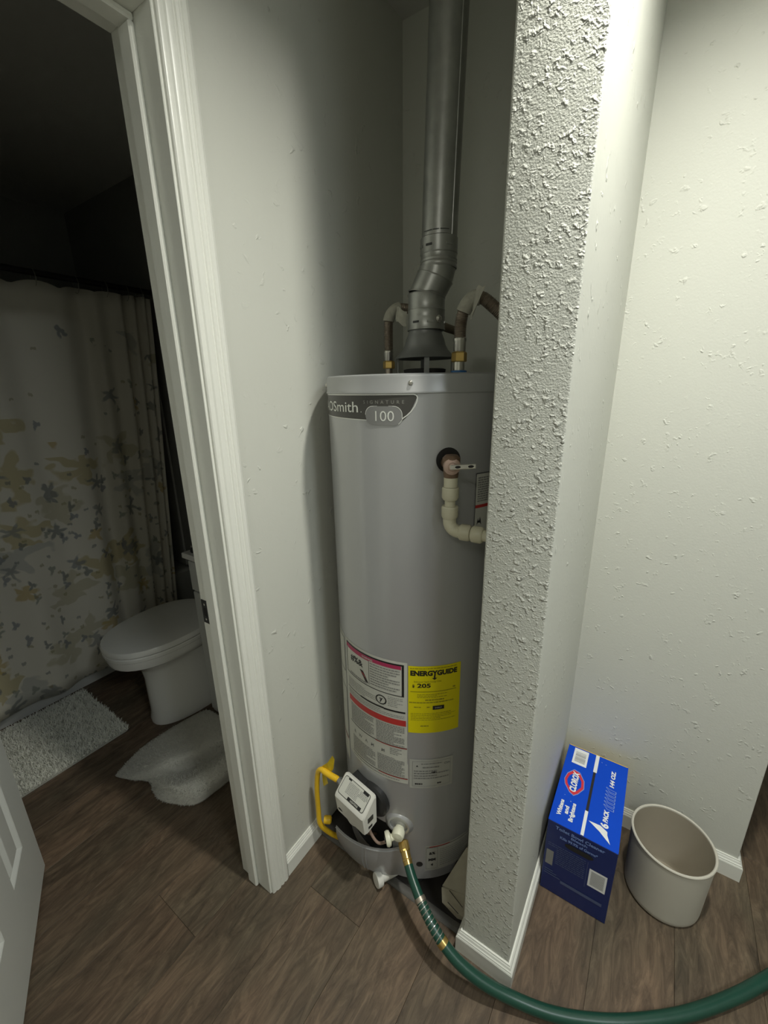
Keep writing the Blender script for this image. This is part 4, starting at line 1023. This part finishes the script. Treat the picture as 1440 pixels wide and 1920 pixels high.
build('front_fine_print', g, M['boxnavyprint'], bx, smooth=False, kind='stuff')
g = G(); frc(g, -.105, -.086, .104, .158); build('front_picture', g, M['fine'], bx, smooth=False)

# ================================================================== WASTEBASKET
wb = empty('wastebasket', (.186, 1.14, 0), 'round taupe plastic wastebasket beside the blue carton', 'basket')
CX, CY_ = .186, 1.140
def wl_(prof, **k): return G().lathe(prof, (CX, CY_, 0), (0, 0, 1), 64, **k)
build('shell', wl_([(.0, .0), (.082, .0), (.0885, .003), (.0925, .010), (.0935, .02), (.0985, .2025)], cap0=False, cap1=False), M['basket'], wb)
build('rim', wl_([(.0985, .2010), (.1005, .2030), (.1010, .2058), (.0995, .2080), (.0965, .2085), (.0945, .2070), (.0940, .2030)], cap0=False, cap1=False), M['basket'], wb)
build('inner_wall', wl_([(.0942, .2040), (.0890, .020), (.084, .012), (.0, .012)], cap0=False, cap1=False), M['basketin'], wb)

# ================================================================== BATHROOM
# tub with surround
tb = empty('bathtub', (-2.6, .35, 0), 'white bathtub with raised rim behind the floral curtain', 'bathtub')
g = G(); X0, X1, Y0, Y1 = -2.998, -2.248, -.645, 1.283
def rrect(x0, x1, y0, y1, z, r, n=5):
    out = []
    for cx, cy, a0 in ((x1-r, y1-r, 0), (x0+r, y1-r, 90), (x0+r, y0+r, 180), (x1-r, y0+r, 270)):
        for i in range(n+1): a = rad(a0+90*i/n); out.append(Vector((cx+r*cos(a), cy+r*sin(a), z)))
    return out
g.rings([rrect(X0, X1, Y0, Y1, 0, .004), rrect(X0, X1, Y0, Y1, .37, .004), rrect(X0, X1+.008, Y0, Y1, .385, .01), rrect(X0, X1+.008, Y0, Y1, .398, .01), rrect(X0+.01, X1-.002, Y0+.01, Y1-.01, .405, .01), rrect(X0+.07, X1-.07, Y0+.07, Y1-.07, .403, .08), rrect(X0+.10, X1-.09, Y0+.12, Y1-.10, .30, .10), rrect(X0+.14, X1-.13, Y0+.20, Y1-.14, .08, .10)])
build('tub_shell', g, M['tub'], tb)
g = G(); g.box(-2.39, -2.30, 1.270, 1.2835, .405, 1.90, b=.004); g.box(-2.985, -2.39, 1.277, 1.2835, .405, 1.90, b=.002)
build('surround_panel', g, M['tub'], tb)
# rod and curtain
RX, RZ = -2.20, 1.885
rd = empty('curtain_rod', (RX, .3, RZ), 'black shower curtain rod across the dark bathroom', 'rod')
build('rod_tube', G().tube([Vector((RX, -.645, RZ)), Vector((RX, 1.283, RZ))], .0125, 18), M['rod'], rd)
build('end_flange', G().lathe([(.028, 0), (.028, .006), (.016, .016), (.0135, .03)], (RX, 1.284, RZ), (0, -1, 0), 24), M['rod'], rd)
sc_ = empty('shower_curtain', (RX, .3, 0), 'off-white shower curtain printed with grey and yellow flowers', 'curtain')
CT, CB = 1.855, .075
folds = [(-.50, .03), (-.33, -.03), (-.14, .028), (.03, -.03), (.22, .03), (.40, -.026), (.55, .026), (.70, -.024), (.84, .026), (.935, -.036), (.985, .028), (1.045, -.004), (1.09, .03), (1.125, -.034), (1.155, .026), (1.185, -.026), (1.205, .022), (1.222, -.012), (1.237, .012)]
ys = [f[0] for f in folds]; NS = 260
def fold_x(y):
    for i in range(len(folds)-1):
        if y <= folds[i+1][0]:
            t = (y-folds[i][0])/(folds[i+1][0]-folds[i][0]); t = max(0, min(1, t)); s_ = (1-cos(t*PI))/2
            return folds[i][1]*(1-s_)+folds[i+1][1]*s_
    return folds[-1][1]
prof = []; acc = 0; prev = None
for i in range(NS+1):
    y = -.50+1.737*i/NS; x = fold_x(y)
    if prev: acc += math.hypot(y-prev[0], x-prev[1])
    prev = (y, x); prof.append((y, x, acc))
NV = 30; vs = []; uvs = []
ring_y = [-.46+.155*i for i in range(9)]+[.93, 1.045, 1.135, 1.20]
for i, (y, x, s_) in enumerate(prof):
    for j in range(NV+1):
        v = j/NV; z = CB+(CT-CB)*v
        nr = min(abs(y-q) for q in ring_y); sag = .018*min(1, nr/.07)**2 if v > .999 else 0
        yy = y-.135*(1-v)**1.1*max(0, (y-.3)/.93)
        amp = .75 if z > .42 else .62
        vs.append(Vector((RX+.008+x*amp+.004*sin(y*37+v*6), yy, z-sag))); uvs.append((s_*.8, z))
me_f = [(i*(NV+1)+j, (i+1)*(NV+1)+j, (i+1)*(NV+1)+j+1, i*(NV+1)+j+1) for i in range(NS) for j in range(NV)]
g = G().add(vs, me_f)
cl = build('curtain_cloth', g, M['curtain'], sc_, ang=180)
uvl = cl.data.uv_layers.new(name='UVMap')
for lp_ in cl.data.loops: uvl.data[lp_.index].uv = uvs[lp_.vertex_index]
sol = cl.modifiers.new('thickness', 'SOLIDIFY'); sol.thickness = .0012
for y in ring_y:
    g = G(); c = Vector((RX, y, RZ-.016)); rs = []
    g.tube([c+Vector((.030*sin(2*PI*k/20)*.9, .002, .034*cos(2*PI*k/20)-.004)) for k in range(21)], .0014, 6)
    build('curtain_ring', g, M['bright'], sc_)

# toilet
tl_ = empty('toilet', (-1.735, .9, 0), 'white toilet with closed lid in the dark bathroom', 'toilet')
def egg(cx, cy, a, bf, bb_, z, n=40, p=2.0):
    out = []
    for k in range(n):
        t = 2*PI*k/n; c, s_ = cos(t), sin(t)
        ex = 2/2.25
        x = a*math.copysign(abs(c)**ex, c); y = (bb_ if s_ > 0 else bf)*math.copysign(abs(s_)**ex, s_)
        out.append(Vector((cx+x, cy+y, z)))
    return out
TX = -1.762; LY = .84
g = G().rings([egg(-1.712, .93, .112, .252, .26, .0), egg(-1.712, .93, .113, .253, .26, .02), egg(-1.715, .93, .106, .245, .25, .05), egg(-1.715, .925, .106, .240, .24, .22), egg(-1.720, .92, .110, .240, .26, .268), egg(-1.735, .90, .130, .245, .25, .295), egg(TX, .86, .160, .252, .22, .315), egg(TX, .845, .176, .260, .22, .330), egg(TX, .845, .180, .264, .22, .345), egg(TX, .845, .180, .264, .22, .368)])
build('bowl', g, M['porcelain'], tl_)
g = G().rings([egg(TX, LY, .180, .262, .20, .368), egg(TX, LY, .184, .266, .20, .372), egg(TX, LY, .184, .266, .20, .384), egg(TX, LY, .180, .262, .20, .389)]); build('seat', g, M['porcelain'], tl_)
g = G().rings([egg(TX, LY, .180, .262, .21, .391), egg(TX, LY, .186, .268, .215, .395), egg(TX, LY, .186, .268, .215, .409), egg(TX, LY, .181, .263, .21, .417), egg(TX, LY, .150, .235, .18, .4215), egg(TX, LY, .08, .13, .1, .423)]); build('lid', g, M['porcelain'], tl_)
g = G().rings([rrect(-1.935, -1.585, 1.10, 1.28, .37, .03), rrect(-1.945, -1.575, 1.09, 1.283, .40, .03), rrect(-1.948, -1.572, 1.085, 1.283, .60, .03)]); build('cistern', g, M['porcelain'], tl_)
g = G().rings([rrect(-1.950, -1.570, 1.083, 1.284, .60, .03), rrect(-1.952, -1.568, 1.080, 1.284, .605, .03), rrect(-1.952, -1.568, 1.080, 1.284, .62, .03), rrect(-1.947, -1.573, 1.086, 1.284, .628, .03)]); build('cistern_lid', g, M['porcelain'], tl_)

# vanity
vn_ = empty('vanity_cabinet', (-1.25, 1.07, 0), 'white vanity cabinet mostly hidden behind the door jamb', 'cabinet')
build('cabinet_body', G().box(-1.555, XB-.001, .875, 1.284, .0, .763, b=.001), M['vanity'], vn_, smooth=False)
build('drawer_front', G().box(-1.545, -1.24, .860, .8755, .625, .755, b=.002), M['vanity'], vn_, smooth=False)
build('drawer_front', G().box(-1.235, -.90, .860, .8755, .625, .755, b=.002), M['vanity'], vn_, smooth=False)
for x0, x1 in ((-1.540, -1.24), (-1.235, -.90)):
    dcab = build('cabinet_door', G().box(x0, x1, .860, .8755, .03, .618, b=.002), M['vanity'], vn_, smooth=False)
build('countertop', G().box(-1.572, XB-.001, .852, 1.284, .764, .788, b=.003), M['counter'], vn_, smooth=False)
jr = empty('toiletry_jar', (-1.535, .885, .788), 'tiny dark jar with a bright glint on the vanity corner', 'jar')
build('jar_body', G().lathe([(.014, 0), (.016, .004), (.016, .018), (.010, .024)], (-1.530, .886, .7885), (0, 0, 1), 18), M['black'], jr)
build('jar_lid', G().lathe([(.011, 0), (.011, .006), (.004, .008)], (-1.530, .886, .812), (0, 0, 1), 18), M['bright'], jr)

# bath mats
def tufts(surf, n, h, w, seed, jitter=.7):
    rnd = random.Random(seed); vs = []; fs = []
    for i in range(n):
        p, nn_ = surf(rnd.random(), rnd.random())
        a = rnd.uniform(0, 2*PI); d = Vector((cos(a), sin(a), 0))*w
        lean = Vector((rnd.uniform(-1, 1), rnd.uniform(-1, 1), 0))*h*jitter
        hh = h*rnd.uniform(.7, 1.2); o = len(vs)
        vs += [p-d, p+d, p+lean+nn_*hh+d*.4, p+lean+nn_*hh-d*.4]; fs.append((o, o+1, o+2, o+3))
    return G().add(vs, fs)
bm_ = empty('bath_mat', (-1.98, .2, 0), 'pale shaggy bath mat lying flat beside the tub', 'mat')
MX0, MX1, MY0, MY1 = -2.215, -1.765, -.16, .600
build('mat_backing', G().rings([rrect(MX0, MX1, MY0, MY1, .001, .015), rrect(MX0, MX1, MY0, MY1, .008, .015)]), M['matbase'], bm_)
build('shaggy_pile', tufts(lambda a, b_: (Vector((MX0+(MX1-MX0)*a, MY0+(MY1-MY0)*b_, .007)), Vector((0, 0, 1))), 26000, .014, .0016, 11), M['matpile'], bm_, smooth=False, kind='stuff')
rows = [
 [(460, 1290, .01), (400, 1322, .020), (350, 1349, .020), (286, 1388, .012), (250, 1418, .008), (216, 1455, .004)],
 [(465, 1318, .040), (410, 1350, .045), (360, 1376, .050), (300, 1403, .045), (264, 1428, .026), (225, 1458, .007)],
 [(470, 1350, .050), (420, 1380, .048), (368, 1406, .060), (322, 1424, .075), (284, 1440, .050), (240, 1461, .010)],
 [(476, 1380, .006), (430, 1404, .004), (388, 1427, .004), (352, 1446, .008), (314, 1457, .050), (256, 1462, .010)],
 [(480, 1390, .085), (440, 1408, .085), (398, 1436, .082), (352, 1464, .070), (312, 1474, .062), (270, 1461, .008)],
 [(488, 1410, .070), (447, 1430, .068), (405, 1462, .062), (362, 1488, .050), (304, 1482, .036), (281, 1462, .006)],
 [(486, 1432, .004), (446, 1452, .004), (405, 1483, .004), (365, 1508, .004), (306, 1502, .004), (288, 1482, .003)]]
ctrl = [[pz(*c) for c in r] for r in rows]
for r in ctrl:
    for c in r: c.y = min(c.y, .838)
fine = [crom(r, 7) for r in ctrl]; cols_ = list(zip(*fine)); surf = [crom(c, 7) for c in cols_]   # surf[i][j]
ni, nj = len(surf), len(surf[0])
cm = empty('bath_mat', (-1.42, .62, 0), 'grey bath mat bunched into folds in front of the toilet', 'mat')
g = G().add([p for c in surf for p in c], [(i*nj+j, (i+1)*nj+j, (i+1)*nj+j+1, i*nj+j+1) for i in range(ni-1) for j in range(nj-1)])
o = build('folded_sheet', g, M['terry'], cm, ang=180); so = o.modifiers.new('thickness', 'SOLIDIFY'); so.thickness = .005; so.offset = 0
def sf(a, b_):
    i = min(int(a*(ni-1)), ni-2); j = min(int(b_*(nj-1)), nj-2); p = surf[i][j]
    fu, fv = a*(ni-1)-i, b_*(nj-1)-j
    q = surf[i][j]*(1-fu)*(1-fv)+surf[i+1][j]*fu*(1-fv)+surf[i][j+1]*(1-fu)*fv+surf[i+1][j+1]*fu*fv
    n_ = (surf[i+1][j]-surf[i][j]).cross(surf[i][j+1]-surf[i][j]); n_ = n_.normalized() if n_.length > 1e-9 else Vector((0, 0, 1))
    return q, n_ if n_.z > 0 else -n_
build('terry_pile', tufts(sf, 16000, .006, .0013, 5, .5), M['terry'], cm, smooth=False, kind='stuff')
